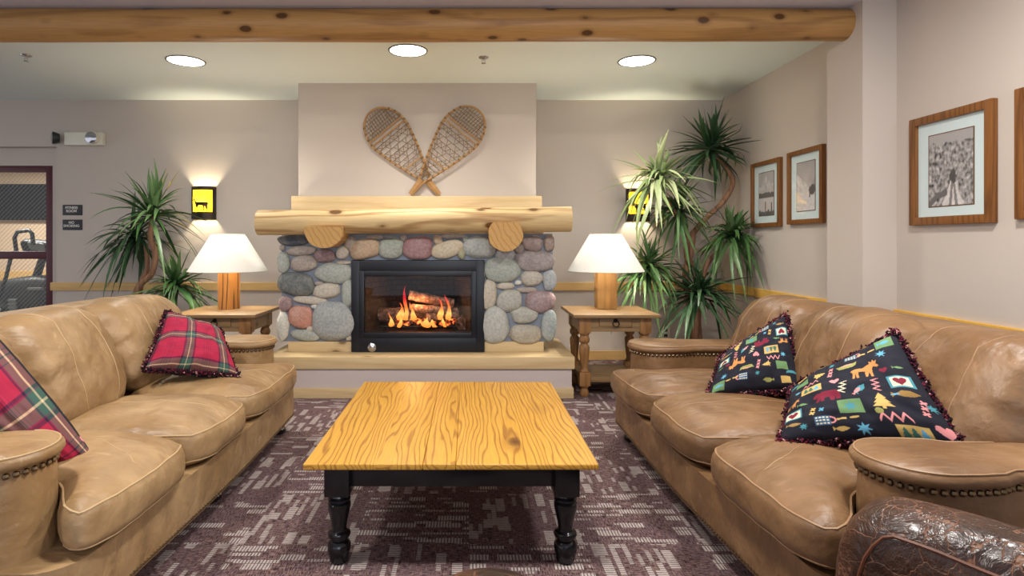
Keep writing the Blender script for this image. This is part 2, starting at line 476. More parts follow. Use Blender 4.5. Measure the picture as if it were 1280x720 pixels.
# ------------------------------------------------------------------ sprinklers
for lab, x, y in (('small fire sprinkler on the ceiling in line with the left downlight', -3.42, 4.45),
                  ('small fire sprinkler on the ceiling between the middle and right downlights', 0.115, 4.50)):
    t = Thing('fire_sprinkler', lab, 'sprinkler', (x, y, H1), 'ceiling sprinklers')
    t.part('escutcheon', G().add(lathe([(0.001, 0), (0.04, 0), (0.036, -0.007), (0.014, -0.011), (0.001, -0.011)], 20), T(x, y, H1)), CHROME)
    g = G().add(lathe([(0.001, -0.01), (0.009, -0.01), (0.009, -0.022), (0.001, -0.022)], 12), T(x, y, H1))
    g.add(tube([(x-0.012, y, H1-0.02), (x-0.013, y, H1-0.034), (x, y, H1-0.046), (x+0.013, y, H1-0.034), (x+0.012, y, H1-0.02)], 0.0025, 6))
    g.add(lathe([(0.001, -0.046), (0.018, -0.046), (0.018, -0.048), (0.001, -0.048)], 14), T(x, y, H1))
    t.part('sprinkler_head', g, CHROME)

# ------------------------------------------------------------------ glazed door, and the exercise room behind it
RED = plain('oxblood_painted_frame', S(78, 16, 26), 0.4)
g = G()
fy0, fy1 = BY+0.105, BY+0.165
fx0, fx1, ft = -5.28, -4.306, 1.985
s_ = 0.075
g.add(box(fx1-s_, fx1, fy0, fy1, 0, ft, 0.006)); g.add(box(fx0, fx0+s_, fy0, fy1, 0, ft, 0.006))
g.add(box(fx0+s_, fx1-s_, fy0, fy1, ft-0.065, ft, 0.006)); g.add(box(fx0+s_, fx1-s_, fy0, fy1, 1.02, 1.10, 0.006)); g.add(box(fx0+s_, fx1-s_, fy0, fy1, 0.0, 0.2, 0.006))
dr = struct('door_1', g, RED)
def wired_glass():
    m, k, mx = glass('wired_glass')
    co = k.sep(k.coord())
    a = k.math('ADD', co[0], co[2]); b = k.math('SUBTRACT', co[0], co[2])
    l = k.math('MAXIMUM', k.math('LESS_THAN', k.math('FRACT', k.math('DIVIDE', a, 0.045)), 0.03), k.math('LESS_THAN', k.math('FRACT', k.math('DIVIDE', b, 0.045)), 0.07))
    df = k.n('ShaderNodeBsdfDiffuse'); df.inputs[0].default_value = (0.30, 0.29, 0.27, 1)
    m2 = k.n('ShaderNodeMixShader'); k.put(m2.inputs[0], l)
    k.t.links.new(mx.outputs[0], m2.inputs[1]); k.t.links.new(df.outputs[0], m2.inputs[2]); k.t.links.new(m2.outputs[0], k.out.inputs[0])
    return m
WG = wired_glass()
struct('glass_pane', box(fx0+s_, fx1-s_, BY+0.132, BY+0.138, 1.10, ft-0.065), WG, dr, smooth=False)
struct('glass_pane', box(fx0+s_, fx1-s_, BY+0.132, BY+0.138, 0.2, 1.02), WG, dr, smooth=False)
GYM = paint('exercise_room_paint', S(206, 184, 156))
struct('wall_exercise_back', box(-8.4, -3.2, 8.6, 8.7, 0, 2.5), GYM, smooth=False)
struct('wall_exercise_right', box(-4.05, -3.95, BY+0.2, 8.6, 0, 2.5), GYM, smooth=False)
struct('wall_exercise_left', box(-8.4, -8.3, BY+0.2, 8.6, 0, 2.5), GYM, smooth=False)
struct('ceiling_exercise', box(-8.4, -3.95, BY+0.2, 8.7, 2.28, 2.38), paint('exercise_room_ceiling', S(205, 208, 205)), smooth=False)
struct('floor_exercise', box(-8.4, -3.95, BY, 8.7, -0.1, 0), plain('exercise_room_floor', S(70, 66, 64), 0.8), smooth=False)
struct('trim_5', box(-8.3, -4.05, 8.578, 8.6, 0.62, 0.76, 0.004), PINE_RAIL, smooth=False)
area('exercise_room_light', (-6.0, 7.2, 2.26), (0, 0, 0), 1.2, 0.6, 60, (1.0, 0.95, 0.88))

TVB = plain('matt_black_screen', S(9, 10, 10), 0.7, 0, 0.15)
t = Thing('wall_screen', 'wide black screen on the exercise room wall seen through the door glass', 'screen', (-6.55, 8.6, 1.6), None)
t.part('panel', box(-7.0, -6.0, 8.50, 8.56, 1.52, 2.05, 0.008), TVB)
t.part('wall_bracket', box(-6.7, -6.3, 8.56, 8.6, 1.65, 1.95), BLACKM)

DKG = plain('charcoal_plastic', S(34, 42, 42), 0.4); GRY = plain('grey_plastic', S(120, 132, 128), 0.4); LGT = plain('pale_grey_plastic', S(188, 196, 194), 0.4)
ex, ey = -5.62, 7.35
t = Thing('elliptical_trainer', 'dark grey exercise machine with looped handlebar behind the door glass', 'exercise machine', (ex, ey, 0))
g = G().add(qcube(10, 3.2), T(ex-0.02, ey, 0.50, 0, 0.0, 0, (0.42, 0.20, 0.26)))
g.map(lambda x, y, z: (x, y, z + (0.12*(x-ex) if z > 0.45 else 0)))
g.add(qcube(8, 4), T(ex-0.05, ey, 0.20, 0, 0, 0, (0.5, 0.17, 0.12)))
t.part('housing', g, DKG)
g = G()
g.add(box(ex-0.075, ex+0.015, ey-0.215, ey-0.17, 0.27, 0.49, 0.004))
for i in range(5): g.add(box(ex-0.08, ex+0.02, ey-0.235, ey-0.19, 0.28+i*0.045, 0.305+i*0.045, 0.004))
t.part('vent_panel', g, GRY)
t.part('badge', box(ex+0.16, ex+0.33, ey-0.235, ey-0.18, 0.60, 0.63, 0.004), GRY)
t.part('frame_rail', G().add(box(ex-0.75, ex+0.55, ey-0.05, ey+0.05, 0.0, 0.08, 0.01)).add(box(ex-0.72, ex-0.64, ey-0.3, ey+0.3, 0.0, 0.07, 0.01)).add(box(ex+0.44, ex+0.52, ey-0.3, ey+0.3, 0.0, 0.07, 0.01)), GRY)
t.part('mast', tube([(ex+0.08, ey, 0.68), (ex+0.17, ey, 0.95), (ex+0.22, ey, 1.06)], [0.05, 0.045, 0.04], 12), DKG)
cn = t.part('console', G().add(qcube(8, 4), T(ex+0.16, ey-0.05, 1.13, 0.5, 0.1, 0, (0.20, 0.05, 0.10))), DKG)
t.part('display', G().add(qcube(6, 6), T(ex+0.18, ey-0.098, 1.135, 0.5, 0.1, 0, (0.11, 0.012, 0.06))), GRY, parent=cn)
t.part('handlebar', tube([(ex-0.02, ey-0.16, 1.02), (ex-0.02, ey-0.2, 1.25), (ex+0.02, ey-0.2, 1.32), (ex+0.16, ey-0.2, 1.34), (ex+0.20, ey-0.2, 1.30), (ex+0.20, ey-0.18, 1.16)], 0.024, 10), DKG)
t.part('arm_lever', tube([(ex-0.02, ey-0.24, 1.05), (ex-0.08, ey-0.26, 0.75), (ex-0.20, ey-0.26, 0.42)], 0.022, 10), DKG)
t.part('pedal', G().add(qcube(6, 4), T(ex-0.36, ey-0.26, 0.36, 0, 0.1, 0, (0.19, 0.08, 0.05))), LGT)
t.part('pedal', G().add(qcube(6, 4), T(ex-0.36, ey+0.26, 0.48, 0, -0.1, 0, (0.19, 0.08, 0.05))), LGT)

# ------------------------------------------------------------------ emergency light
ex, ez = (100-586)/123.5, 1.2+(302-174)/123.5
t = Thing('emergency_light', 'ivory twin head emergency light high on the back wall above the door corner', 'emergency light', (ex, BY, ez))
t.part('housing', box(ex-0.14, ex+0.245, BY-0.065, BY, ez-0.065, ez+0.065, 0.012), WHITE_PL)
for hx, rz in ((ex-0.19, -0.9), (ex+0.165, 0.0)):
    hd = t.part('lamp_head', G().add(lathe([(0.001, 0), (0.045, 0.004), (0.062, 0.05), (0.062, 0.066), (0.001, 0.066)], 22), T(hx, BY-0.05 if rz == 0 else BY-0.045, ez+0.005, PI/2, 0, rz)), WHITE_PL if rz == 0 else DKG)
    t.part('lens', G().add(lathe([(0.058, 0.067), (0.04, 0.075), (0.001, 0.078)], 22), T(hx, BY-0.05 if rz == 0 else BY-0.045, ez+0.005, PI/2, 0, rz)), CHROME, parent=hd)

# ------------------------------------------------------------------ door signs
SIGN = plain('dark_slate_sign', S(46, 46, 48), 0.5); LET = plain('raised_white_lettering', S(228, 224, 214), 0.5)
def text_geo(txt, size, loc, rot, depth=0.001):
    cu = bpy.data.curves.new('txt', 'FONT'); cu.body = txt; cu.size = size; cu.align_x = 'CENTER'; cu.align_y = 'CENTER'; cu.extrude = depth
    cu.offset = size*0.02
    o = bpy.data.objects.new('txt', cu); C.objects.link(o)
    dg = bpy.context.evaluated_depsgraph_get(); me = o.evaluated_get(dg).to_mesh()
    v = [tuple(x.co) for x in me.vertices]; f = [tuple(p.vertices) for p in me.polygons]
    o.evaluated_get(dg).to_mesh_clear(); bpy.data.objects.remove(o); bpy.data.curves.remove(cu)
    return G().add((v, f), T(*loc, *rot))
for lab, py, lines in (('dark plate lettered FITNESS ROOM beside the red framed door', 262.5, ('FITNESS', 'ROOM')),
                       ('dark plate lettered NO SMOKING below the fitness room plate', 281, ('NO', 'SMOKING'))):
    x = (90.5-586)/123.0; z = 1.2+(302-py)/123.0
    t = Thing('door_sign', lab, 'sign', (x, BY, z), 'wall plates beside the door')
    t.part('plate', box(x-0.10, x+0.10, BY-0.008, BY, z-0.053, z+0.053, 0.004), SIGN)
    g = G()
    for i, ln in enumerate(lines):
        g2 = text_geo(ln, 0.036, (x-0.008, BY-0.0085, z+0.022-i*0.034), (PI/2, 0, 0)); g.add((g2.v, g2.f))
    t.part('lettering', g, LET, smooth=False)

# ------------------------------------------------------------------ wall sconces
def amber():
    k = M('amber_mica'); df = k.n('ShaderNodeBsdfDiffuse'); tr = k.n('ShaderNodeBsdfTranslucent'); mx = k.n('ShaderNodeMixShader')
    nz = k.noise(k.coord(), 30, 3)
    c = k.mix(nz, S(255, 218, 70), S(255, 232, 120))
    k.put(df.inputs[0], c); k.put(tr.inputs[0], c); mx.inputs[0].default_value = 0.8
    k.t.links.new(df.outputs[0], mx.inputs[1]); k.t.links.new(tr.outputs[0], mx.inputs[2]); k.t.links.new(mx.outputs[0], k.out.inputs[0])
    return k.m
AMB = amber()
DEER = [(-0.075, 0.075), (-0.068, 0.062), (-0.062, 0.050), (-0.052, 0.036), (-0.03, 0.030), (0.03, 0.030), (0.055, 0.030), (0.063, 0.022), (0.062, 0.008), (0.056, -0.004), (0.060, -0.02), (0.054, -0.04), (0.056, -0.056), (0.049, -0.056), (0.046, -0.036), (0.040, -0.012), (0.03, -0.010), (0.034, -0.03), (0.028, -0.056), (0.022, -0.056), (0.024, -0.03), (0.016, -0.004), (-0.022, -0.002), (-0.032, -0.02), (-0.030, -0.056), (-0.037, -0.056), (-0.040, -0.02), (-0.044, -0.012), (-0.050, -0.056), (-0.057, -0.056), (-0.052, -0.008), (-0.060, 0.010), (-0.068, 0.034), (-0.074, 0.046), (-0.088, 0.042), (-0.090, 0.048), (-0.080, 0.058)]
BEAST = [(-0.085, 0.06), (-0.06, 0.05), (-0.045, 0.035), (-0.01, 0.032), (0.03, 0.028), (0.055, 0.034), (0.085, 0.06), (0.075, 0.03), (0.062, 0.012), (0.060, -0.02), (0.062, -0.056), (0.052, -0.056), (0.046, -0.02), (0.03, -0.006), (0.0, -0.008), (-0.02, -0.018), (-0.022, -0.056), (-0.032, -0.056), (-0.036, -0.014), (-0.052, 0.006), (-0.062, 0.024), (-0.08, 0.03), (-0.094, 0.026), (-0.096, 0.036), (-0.082, 0.046)]
def sconce(x, z, lab, poly):
    t = Thing('wall_sconce', lab, 'wall lamp', (x, BY, z), 'bronze animal sconces')
    w, h, dp, n = 0.115, 0.165, 0.085, 14
    arc = [(-w+2*w*i/n, BY-0.012-dp*math.sin(PI*(0.12+0.76*i/n))) for i in range(n+1)]
    def shell(z0, z1, i0=0, i1=n, th=0.004, push=0.0):
        o = [(a, b-push) for a, b in arc[i0:i1+1]]; p = o + [(a, b+th) for a, b in o[::-1]]
        return prism([(x+a, b) for a, b in p], z+z0, z+z1, 'z')
    g = G(); g.add(shell(-h, -h+0.075)); g.add(shell(h-0.035, h)); g.add(shell(-h+0.075, h-0.035, 0, 1)); g.add(shell(-h+0.075, h-0.035, n-1, n))
    g.add(box(x-w, x-w+0.004, BY-0.05, BY, z-h, z+h)); g.add(box(x+w-0.004, x+w, BY-0.05, BY, z-h, z+h))
    t.part('frame', g, RIB)
    t.part('back_plate', box(x-w, x+w, BY-0.004, BY, z-h, z+h), RIB)
    t.part('amber_panel', shell(-h+0.07, h-0.03, 1, n-1, 0.002, -0.006), AMB, label='glowing amber panel')
    g = G().add(prism([(x+a, b) for a, b in [(p[0]*1.05, p[1]*1.05) for p in poly]], 0, 0.003, 'y'))
    g.map(lambda a, b, c: (a, b + BY-0.014-dp*math.sin(PI*(0.12+0.76*min(1, max(0, (a-x+w)/(2*w))))), c+z-0.024))
    t.part('animal_silhouette', g, RIB, smooth=False)
    point('sconce_bulb', (x, BY-0.045, z+0.0), SCONCE_E, (1.0, 0.86, 0.62), 0.045)
sconce((252-586)/124.5, 1.2+(302-253.5)/124.5, 'bronze sconce with a standing deer cut-out, left of the chimney', DEER)
sconce((799-586)/124.5, 1.2+(302-256)/124.5, 'bronze sconce half hidden by the tall plant, right of the chimney', BEAST)

# ================================================================== FIREPLACE
SY = 4.60                                   # face of the stonework
HX0, HX1, HZ = -1.56, 0.81, 0.319
t = Thing('hearth', 'low pine topped hearth along the foot of the stone fireplace', 'hearth', (-0.38, 4.8, 0))
t.part('top_slab', box(HX0, HX1, 4.40, BRY-0.001, 0.225, HZ, 0.006), PINE)
t.part('riser', box(HX0+0.02, HX1-0.02, 4.42, BRY-0.001, 0.0, 0.225), paint('hearth_paint', S(196, 184, 178)), smooth=False)
t.part('base_board', G().add(box(HX0+0.01, HX1-0.01, 4.405, 4.42, 0.0, 0.078, 0.003)).add(box(HX1-0.02, HX1-0.006, 4.41, BRY-0.001, 0.0, 0.078, 0.003)), PINE)

STONE = None
def stone_mat():
    k = M('river_stone', 0.62, 0.35)
    oc = k.n('ShaderNodeObjectInfo'); c = oc.outputs['Color']
    v = k.vmath('ADD', k.coord(), k.vmath('MULTIPLY', k.comb(oc.outputs['Random'], oc.outputs['Random'], oc.outputs['Random']), (9, 17, 23)))
    sp = k.rng(k.noise(v, 55, 4, 0.7), 0.38, 0.66)
    bl = k.rng(k.noise(v, 7, 3, 0.6, 0.8), 0.32, 0.7)
    dark = k.mix(1.0, c, (0.50, 0.50, 0.52), 'MULTIPLY'); lite = k.mix(0.45, c, (0.62, 0.58, 0.52))
    a = k.mix(k.math('MULTIPLY', bl, 0.8), c, lite)
    a = k.mix(k.math('MULTIPLY', sp, 0.6), a, dark)
    k.color(a); k.bump(k.noise(v, 70, 4, 0.6), 0.25, 0.006)
    return k.m
STONE = stone_mat()
MORTAR = plain('blue_grey_mortar', S(126, 134, 146), 0.9, 0, 0.2, 0.10, 25, 0.5)
t = Thing('stone_surround', 'fireplace surround of rounded river stones set in grey mortar', 'fireplace', (-0.415, SY, HZ))
SX0, SX1, SZ0, SZ1 = -1.50, 0.672, 0.40, 1.262
OX0, OX1, OZ = -0.938, 0.126, 1.052
poly = [(SX0, SZ0), (OX0, SZ0), (OX0, OZ), (OX1, OZ), (OX1, SZ0), (SX1, SZ0), (SX1, SZ1), (SX0, SZ1)]
t.part('mortar', prism(poly, SY+0.02, BRY-0.001, 'y'), MORTAR, smooth=False)
g = G().add(box(-1.445, OX0, SY+0.005, 5.2, HZ, SZ0, 0.004)); t.part('pine_plinth', g, PINE)
g = G().add(box(OX1, 0.60, SY+0.005, 5.2, HZ, SZ0, 0.004)); t.part('pine_plinth', g, PINE)
DS, GG, GB, MV, TN, SR, TB, LT = S(62, 68, 74), S(150, 156, 146), S(150, 138, 126), S(128, 98, 98), S(182, 172, 154), S(184, 126, 106), S(172, 146, 116), S(196, 196, 184)
RS = [(120,188,48,17,0,DS),(150,222,47,15,-3,GB),(90,262,19,33,0,GG),(158,266,42,25,-4,GB),(230,240,33,21,0,MV),(288,230,20,19,0,TN),(262,296,60,31,0,GG),(131,334,59,36,4,S(74,82,80)),(235,357,45,25,-4,TN),(305,362,20,43,0,GG),(178,388,53,13,5,TN),(97,400,20,25,0,MV),(149,442,39,36,0,SR),(256,458,65,61,0,S(146,152,150)),(89,474,19,44,0,LT),(163,505,46,17,6,GG),(178,483,11,10,0,TN),(205,410,22,8,3,LT),(209,332,14,7,0,GB),(291,262,24,6,0,TN),(86,213,9,9,0,GB),
 (315,200,19,22,20,GB),(362,217,50,33,-8,TB),(451,213,38,34,0,S(142,150,136)),(541,212,49,37,0,S(140,100,100)),(606,188,14,16,0,TB),(637,218,51,26,-16,S(188,174,146)),(685,235,11,15,0,S(150,148,112)),(745,212,50,34,6,S(158,164,158)),(655,173,36,8,0,GB),(492,182,11,10,0,GB),(395,178,26,7,0,GB),(440,177,18,5,0,S(110,112,116)),(700,184,10,10,0,GG),
 (922,198,32,25,0,S(132,112,106)),(978,198,17,26,0,S(136,116,104)),(832,236,31,19,0,S(150,150,150)),(877,214,18,17,0,S(120,108,100)),(932,257,64,33,3,S(140,130,128)),(822,285,57,37,0,S(148,156,146)),(920,316,33,25,0,S(168,162,148)),(979,322,21,32,0,S(146,152,152)),(832,340,28,11,0,TN),(776,366,25,47,6,S(178,168,148)),(904,354,31,9,0,GB),(846,390,41,35,0,S(160,160,148)),(948,392,47,35,0,S(136,110,112)),(895,438,41,25,0,S(160,160,148)),(797,471,44,57,0,S(166,168,160)),(900,500,51,30,0,S(158,150,132)),(977,474,24,49,0,S(142,152,148)),(875,330,11,8,0,LT),(310,512,12,10,0,TN),(755,300,10,14,0,GB)]
base_q = qcube(9, 2.35)
for i, (cx, cy, rx, ry, rot, col) in enumerate(RS):
    X, Yc, Z = px(320+cx/2.6675, 230+cy/2.6675, SY)
    k = 2.6675*720/SY; rx, ry = rx/k, ry/k; th = min(0.085, 0.38*min(rx, ry)+0.02)
    if 470 < cy: pass
    a = math.radians(-rot); g = G()
    for (a0, b0, c0) in base_q[0]:
        u, v_, w = a0, c0, b0
        nz = 1+0.16*mnoise.noise(Vector((u*0.9+i*3.7, v_*0.9, w)))+0.05*mnoise.noise(Vector((u*2.5+i*3.7, v_*2.5, w)))
        u, v_ = u*rx*nz*1.09, v_*ry*nz*1.09
        g.v.append((X+u*math.cos(a)-v_*math.sin(a), SY+0.018+w*th, Z+u*math.sin(a)+v_*math.cos(a)))
    g.f = list(base_q[1])
    p = t.part('stone', g, STONE, ang=80); p.color = tuple(min(0.8, c*1.22+0.015) for c in col)+(1,)

# mantel: log on two half-log corbels, pine ledge behind
t = Thing('mantel', 'thick peeled log mantel on two cut log corbels with a pine ledge behind', 'mantel', (-0.42, 4.5, 1.25))
t.part('log', log_geo(-1.644, 0.797, 4.505, 1.349, 1.378, 0.100, 0.098, 11.0, m=60, amp=0.05), LOG)
t.part('ledge', box(-1.567, 0.645, 5.08, BRY-0.001, 1.30, 1.602, 0.004), PINE)
t.part('ledge_support', box(-1.45, 0.60, SY+0.02, 5.08, SZ1+0.001, 1.30), PINE)
for cxx, zt, r, sq in ((-1.10, 1.312, 0.143, 0.87), (0.28, 1.345, 0.131, 1.0)):
    pl = []
    for i in range(25):
        a = PI*(0.80+1.0*0) + 0  # placeholder start angle
    n = 26; a0 = -PI-0.3 if sq < 1 else -PI-0.75
    a1 = 0.3 if sq < 1 else 0.75
    zc = zt - r*sq*math.sin(a1)
    pl = [(cxx+r*math.cos(a0+(a1-a0)*i/n)*(1+0.03*math.sin(i)), zc+r*sq*math.sin(a0+(a1-a0)*i/n)*(1.0)) for i in range(n+1)]
    pl = [(a, min(b, zt)) for a, b in pl]
    t.part('corbel', prism(pl, 4.36, SY+0.06, 'y'), LOGEND, ang=30)

# gas insert
t = Thing('fireplace_insert', 'black steel gas fireplace insert with a glass front', 'fireplace insert', (-0.406, SY, HZ))
IX0, IX1, IZ0, IZ1 = -0.935, 0.123, HZ+0.002, 1.049
def ring_frame(x0, x1, z0, z1, w, y0, y1, wb=None, wt=None, bev=0.004):
    wb = wb or w; wt = wt or w; g = G()
    g.add(box(x0, x0+w, y0, y1, z0, z1, bev)); g.add(box(x1-w, x1, y0, y1, z0, z1, bev))
    g.add(box(x0+w-0.002, x1-w+0.002, y0, y1, z0, z0+wb, bev)); g.add(box(x0+w-0.002, x1-w+0.002, y0, y1, z1-wt, z1, bev)); return g
t.part('outer_frame', ring_frame(IX0, IX1, IZ0, IZ1, 0.065, SY-0.02, SY+0.06, 0.115, 0.085), BLACKM)
dpart = t.part('door_frame', ring_frame(IX0+0.062, IX1-0.062, IZ0+0.112, IZ1-0.082, 0.042, SY-0.028, SY+0.02, 0.045, 0.045, 0.006), BLACKM)
gz0, gz1 = IZ0+0.155, IZ1-0.125
fg, kk, mm = glass('reflecting_fire_glass', (0.97, 0.95, 0.93), 0.9)
t.part('glass_pane', box(IX0+0.10, IX1-0.10, SY-0.006, SY-0.001, gz0, gz1), fg, parent=dpart, smooth=False)
g = G(); y1 = SY+0.46
g.add(box(IX0+0.10, IX1-0.10, SY+0.03, y1, gz0-0.03, gz0-0.005)); g.add(box(IX0+0.10, IX1-0.10, SY+0.03, y1, gz1+0.02, gz1+0.04))
def brickwall():
    k = M('firebox_brick', 0.85, 0.15)
    co = k.sep(k.coord())
    br = k.n('ShaderNodeTexBrick'); k.put(br.inputs['Vector'], k.comb(k.math('ADD', co[0], co[1]), co[2], 0)); br.inputs['Scale'].default_value = 5.5
    br.inputs['Color1'].default_value = S(78, 62, 52)+(1,); br.inputs['Color2'].default_value = S(60, 47, 40)+(1,); br.inputs['Mortar'].default_value = S(34, 28, 26)+(1,)
    k.color(k.mix(k.noise(k.coord(), 14, 3), br.outputs[0], S(34, 28, 25))); return k.m
g.add(prism([(IX0+0.10, SY+0.03), (IX0+0.11, SY+0.03), (IX0+0.26, y1), (IX0+0.25, y1+0.01)], gz0-0.03, gz1+0.04, 'z'))
g.add(prism([(IX1-0.10, SY+0.03), (IX1-0.25, y1+0.01), (IX1-0.26, y1), (IX1-0.11, SY+0.03)], gz0-0.03, gz1+0.04, 'z'))
g.add(box(IX0+0.2, IX1-0.2, y1, y1+0.01, gz0-0.03, gz1+0.04))
t.part('firebox', g, brickwall(), smooth=False)
kn = px(465, 435, SY-0.02)
t.part('control_knob', G().add(lathe([(0.001, 0), (0.034, 0), (0.034, 0.006), (0.020, 0.012), (0.014, 0.016), (0.001, 0.016)], 22), T(kn.x, SY-0.02, kn.z+0.004, PI/2)), CHROME, label='round chrome control knob')

t = Thing('log_grate', 'black iron grate standing under the burning logs', 'grate', (-0.42, SY+0.2, gz0))
g = G()
for i in range(15): g.add(tube([(-0.70+i*0.042, SY+0.10, gz0+0.014), (-0.70+i*0.042, SY+0.10, gz0+0.045)], 0.007, 6))
for yy in (SY+0.10, SY+0.30): g.add(tube([(-0.72, yy, gz0+0.03), (-0.10, yy, gz0+0.03)], 0.009, 8))
for i in range(8): g.add(tube([(-0.68+i*0.077, SY+0.10, gz0+0.036), (-0.68+i*0.077, SY+0.30, gz0+0.036)], 0.007, 6))
for xx in (-0.70, -0.12):
    for yy in (SY+0.10, SY+0.30): g.add(tube([(xx, yy, gz0-0.004), (xx, yy, gz0+0.03)], 0.008, 6))
t.part('grate_bars', g, IRON)

def bark():
    k = M('charred_bark', 0.9, 0.15); v = k.coord()
    n1 = k.noise(v, 28, 5, 0.65, 0.5)
    k.color(k.ramp(n1, [(0.3, S(34, 26, 24)), (0.5, S(110, 82, 70)), (0.72, S(176, 150, 136))])); k.bump(n1, 0.8, 0.012); return k.m
BARK = bark()
def firelog(p0, p1, r, lab, seed):
    m = 10; a, b = Vector(p0), Vector(p1); pts = [a.lerp(b, i/m)+Vector((0, 0, 0.008*mnoise.noise(Vector((i*0.7, seed, 0))))) for i in range(m+1)]
    g = G().add(tube(pts, [r*(1+0.14*mnoise.noise(Vector((i*0.9, seed, 3)))) for i in range(m+1)], 14))
    c = (a+b)/2
    single('fire_log', g, BARK, lab, 'log', tuple(c), 'logs burning in the fireplace', ang=50)
zf = gz0+0.045
firelog((-0.74, SY+0.24, zf+0.065), (-0.46, SY+0.16, zf+0.06), 0.062, 'thick grey log at the left of the fire', 1)
firelog((-0.36, SY+0.17, zf+0.05), (-0.10, SY+0.26, zf+0.07), 0.055, 'charred log low at the right of the fire', 2)
firelog((-0.60, SY+0.30, zf+0.06), (-0.16, SY+0.32, zf+0.06), 0.058, 'log lying at the back of the fire', 3)
firelog((-0.50, SY+0.20, zf+0.235), (-0.13, SY+0.25, zf+0.155), 0.042, 'topmost log lying slanted across the fire', 4)
firelog((-0.49, SY+0.15, zf+0.13), (-0.16, SY+0.18, zf+0.105), 0.036, 'middle log crossing just under the topmost one', 5)
firelog((-0.06, SY+0.16, zf+0.0), (0.00, SY+0.30, zf+0.03), 0.055, 'stub of log with its cut end at the right end of the grate', 6)
def flame_mat():
    k = M('flame'); co = k.sep(k.coord())
    nz = k.noise(k.coord(), 14, 2)
    h = k.math('ADD', co[2], k.math('MULTIPLY', k.math('SUBTRACT', nz, 0.5), 0.06))
    c = k.ramp(k.rng(h, 0.0, 0.16), [(0.0, (1.0, 0.30, 0.05)), (0.22, (1.0, 0.55, 0.14)), (0.5, (1.0, 0.22, 0.04)), (1.0, (0.9, 0.03, 0.05))])
    em = k.n('ShaderNodeEmission'); k.put(em.inputs[0], c); em.inputs[1].default_value = 1.15
    tr = k.n('ShaderNodeBsdfTransparent'); mx = k.n('ShaderNodeMixShader')
    k.put(mx.inputs[0], k.rng(h, 0.0, 0.17, 0.85, 0.3)); k.t.links.new(tr.outputs[0], mx.inputs[1]); k.t.links.new(em.outputs[0], mx.inputs[2])
    k.t.links.new(mx.outputs[0], k.out.inputs[0]); return k.m
FLM = flame_mat()
rnd = random.Random(4)
FL = [(-0.51, 0.12, 0.24, 0.036), (-0.56, 0.10, 0.13, 0.034), (-0.455, 0.11, 0.13, 0.026), (-0.17, 0.14, 0.19, 0.026), (-0.235, 0.13, 0.16, 0.028),
      (-0.63, 0.10, 0.10, 0.022), (-0.345, 0.085, 0.055, 0.05), (-0.285, 0.085, 0.05, 0.04), (-0.20, 0.09, 0.07, 0.024), (-0.56, 0.085, 0.085, 0.018)]
where = ['tallest flame, rising left of the topmost log', 'flame just left of the tallest one, over the left log', 'flame between the tallest one and the topmost log', 'flame behind the right end of the logs', 'flame rising between the crossed logs at the right',
         'smallest flame at the left end of the grate', 'low broad flame under the middle log', 'low flame right of centre on the grate front', 'low flame near the right end of the grate', 'thin low flame in front of the left log']
for i, (fx, fy, fh, fr) in enumerate(FL):
    zb = zf+0.0 if i >= 5 else zf+0.055
    fr *= 0.72
    prof = [(0.001, -0.02), (fr*1.15, -0.015), (fr*1.1, fh*0.08), (fr*0.92, fh*0.2), (fr*0.8, fh*0.3), (fr*0.66, fh*0.4), (fr*0.5, fh*0.52), (fr*0.34, fh*0.65), (fr*0.2, fh*0.78), (fr*0.09, fh*0.9), (0.001, fh)]
    g = G().add(lathe(prof, 12)); ph = rnd.random()*6
    g.map(lambda a, b, c: (a*(1+0.35*math.sin(c*45+ph)+0.5*mnoise.noise(Vector((a*30+ph, c*22, ph))))+0.03*math.sin(c*20+ph)*c/fh, b*0.5, c*(1+0.25*mnoise.noise(Vector((a*60, ph, 0))))))
    o = mesh_obj('flame', g, FLM); o.location = (fx, SY+fy, zb); o['label'] = where[i]; o['category'] = 'flame'; o['group'] = 'flames of the gas fire'
g = G()
for i in range(60):
    g.add(qcube(3, 2.2), T(-0.68+rnd.random()*0.56, SY+0.10+rnd.random()*0.18, zf+0.005+rnd.random()*0.02, rnd.random()*3, rnd.random()*3, 0, 0.012+rnd.random()*0.012))
def ember():
    k = M('glowing_embers', 0.9); nz = k.noise(k.coord(), 30, 2)
    k.color(S(40, 30, 28)); k.put(k.b.inputs['Emission Color'], k.ramp(nz, [(0.45, (0.3, 0.0, 0.0)), (0.7, (1, 0.22, 0.04))])); k.put(k.b.inputs['Emission Strength'], k.rng(nz, 0.45, 0.7, 0.0, 2.5)); return k.m
o = single('embers', g, ember(), 'glowing embers scattered on the fireplace grate', 'embers', (-0.42, SY+0.2, zf)); o['kind'] = 'stuff'
point('fire_glow', (-0.42, SY+0.12, gz0+0.22), 5, (1.0, 0.45, 0.18), 0.08)

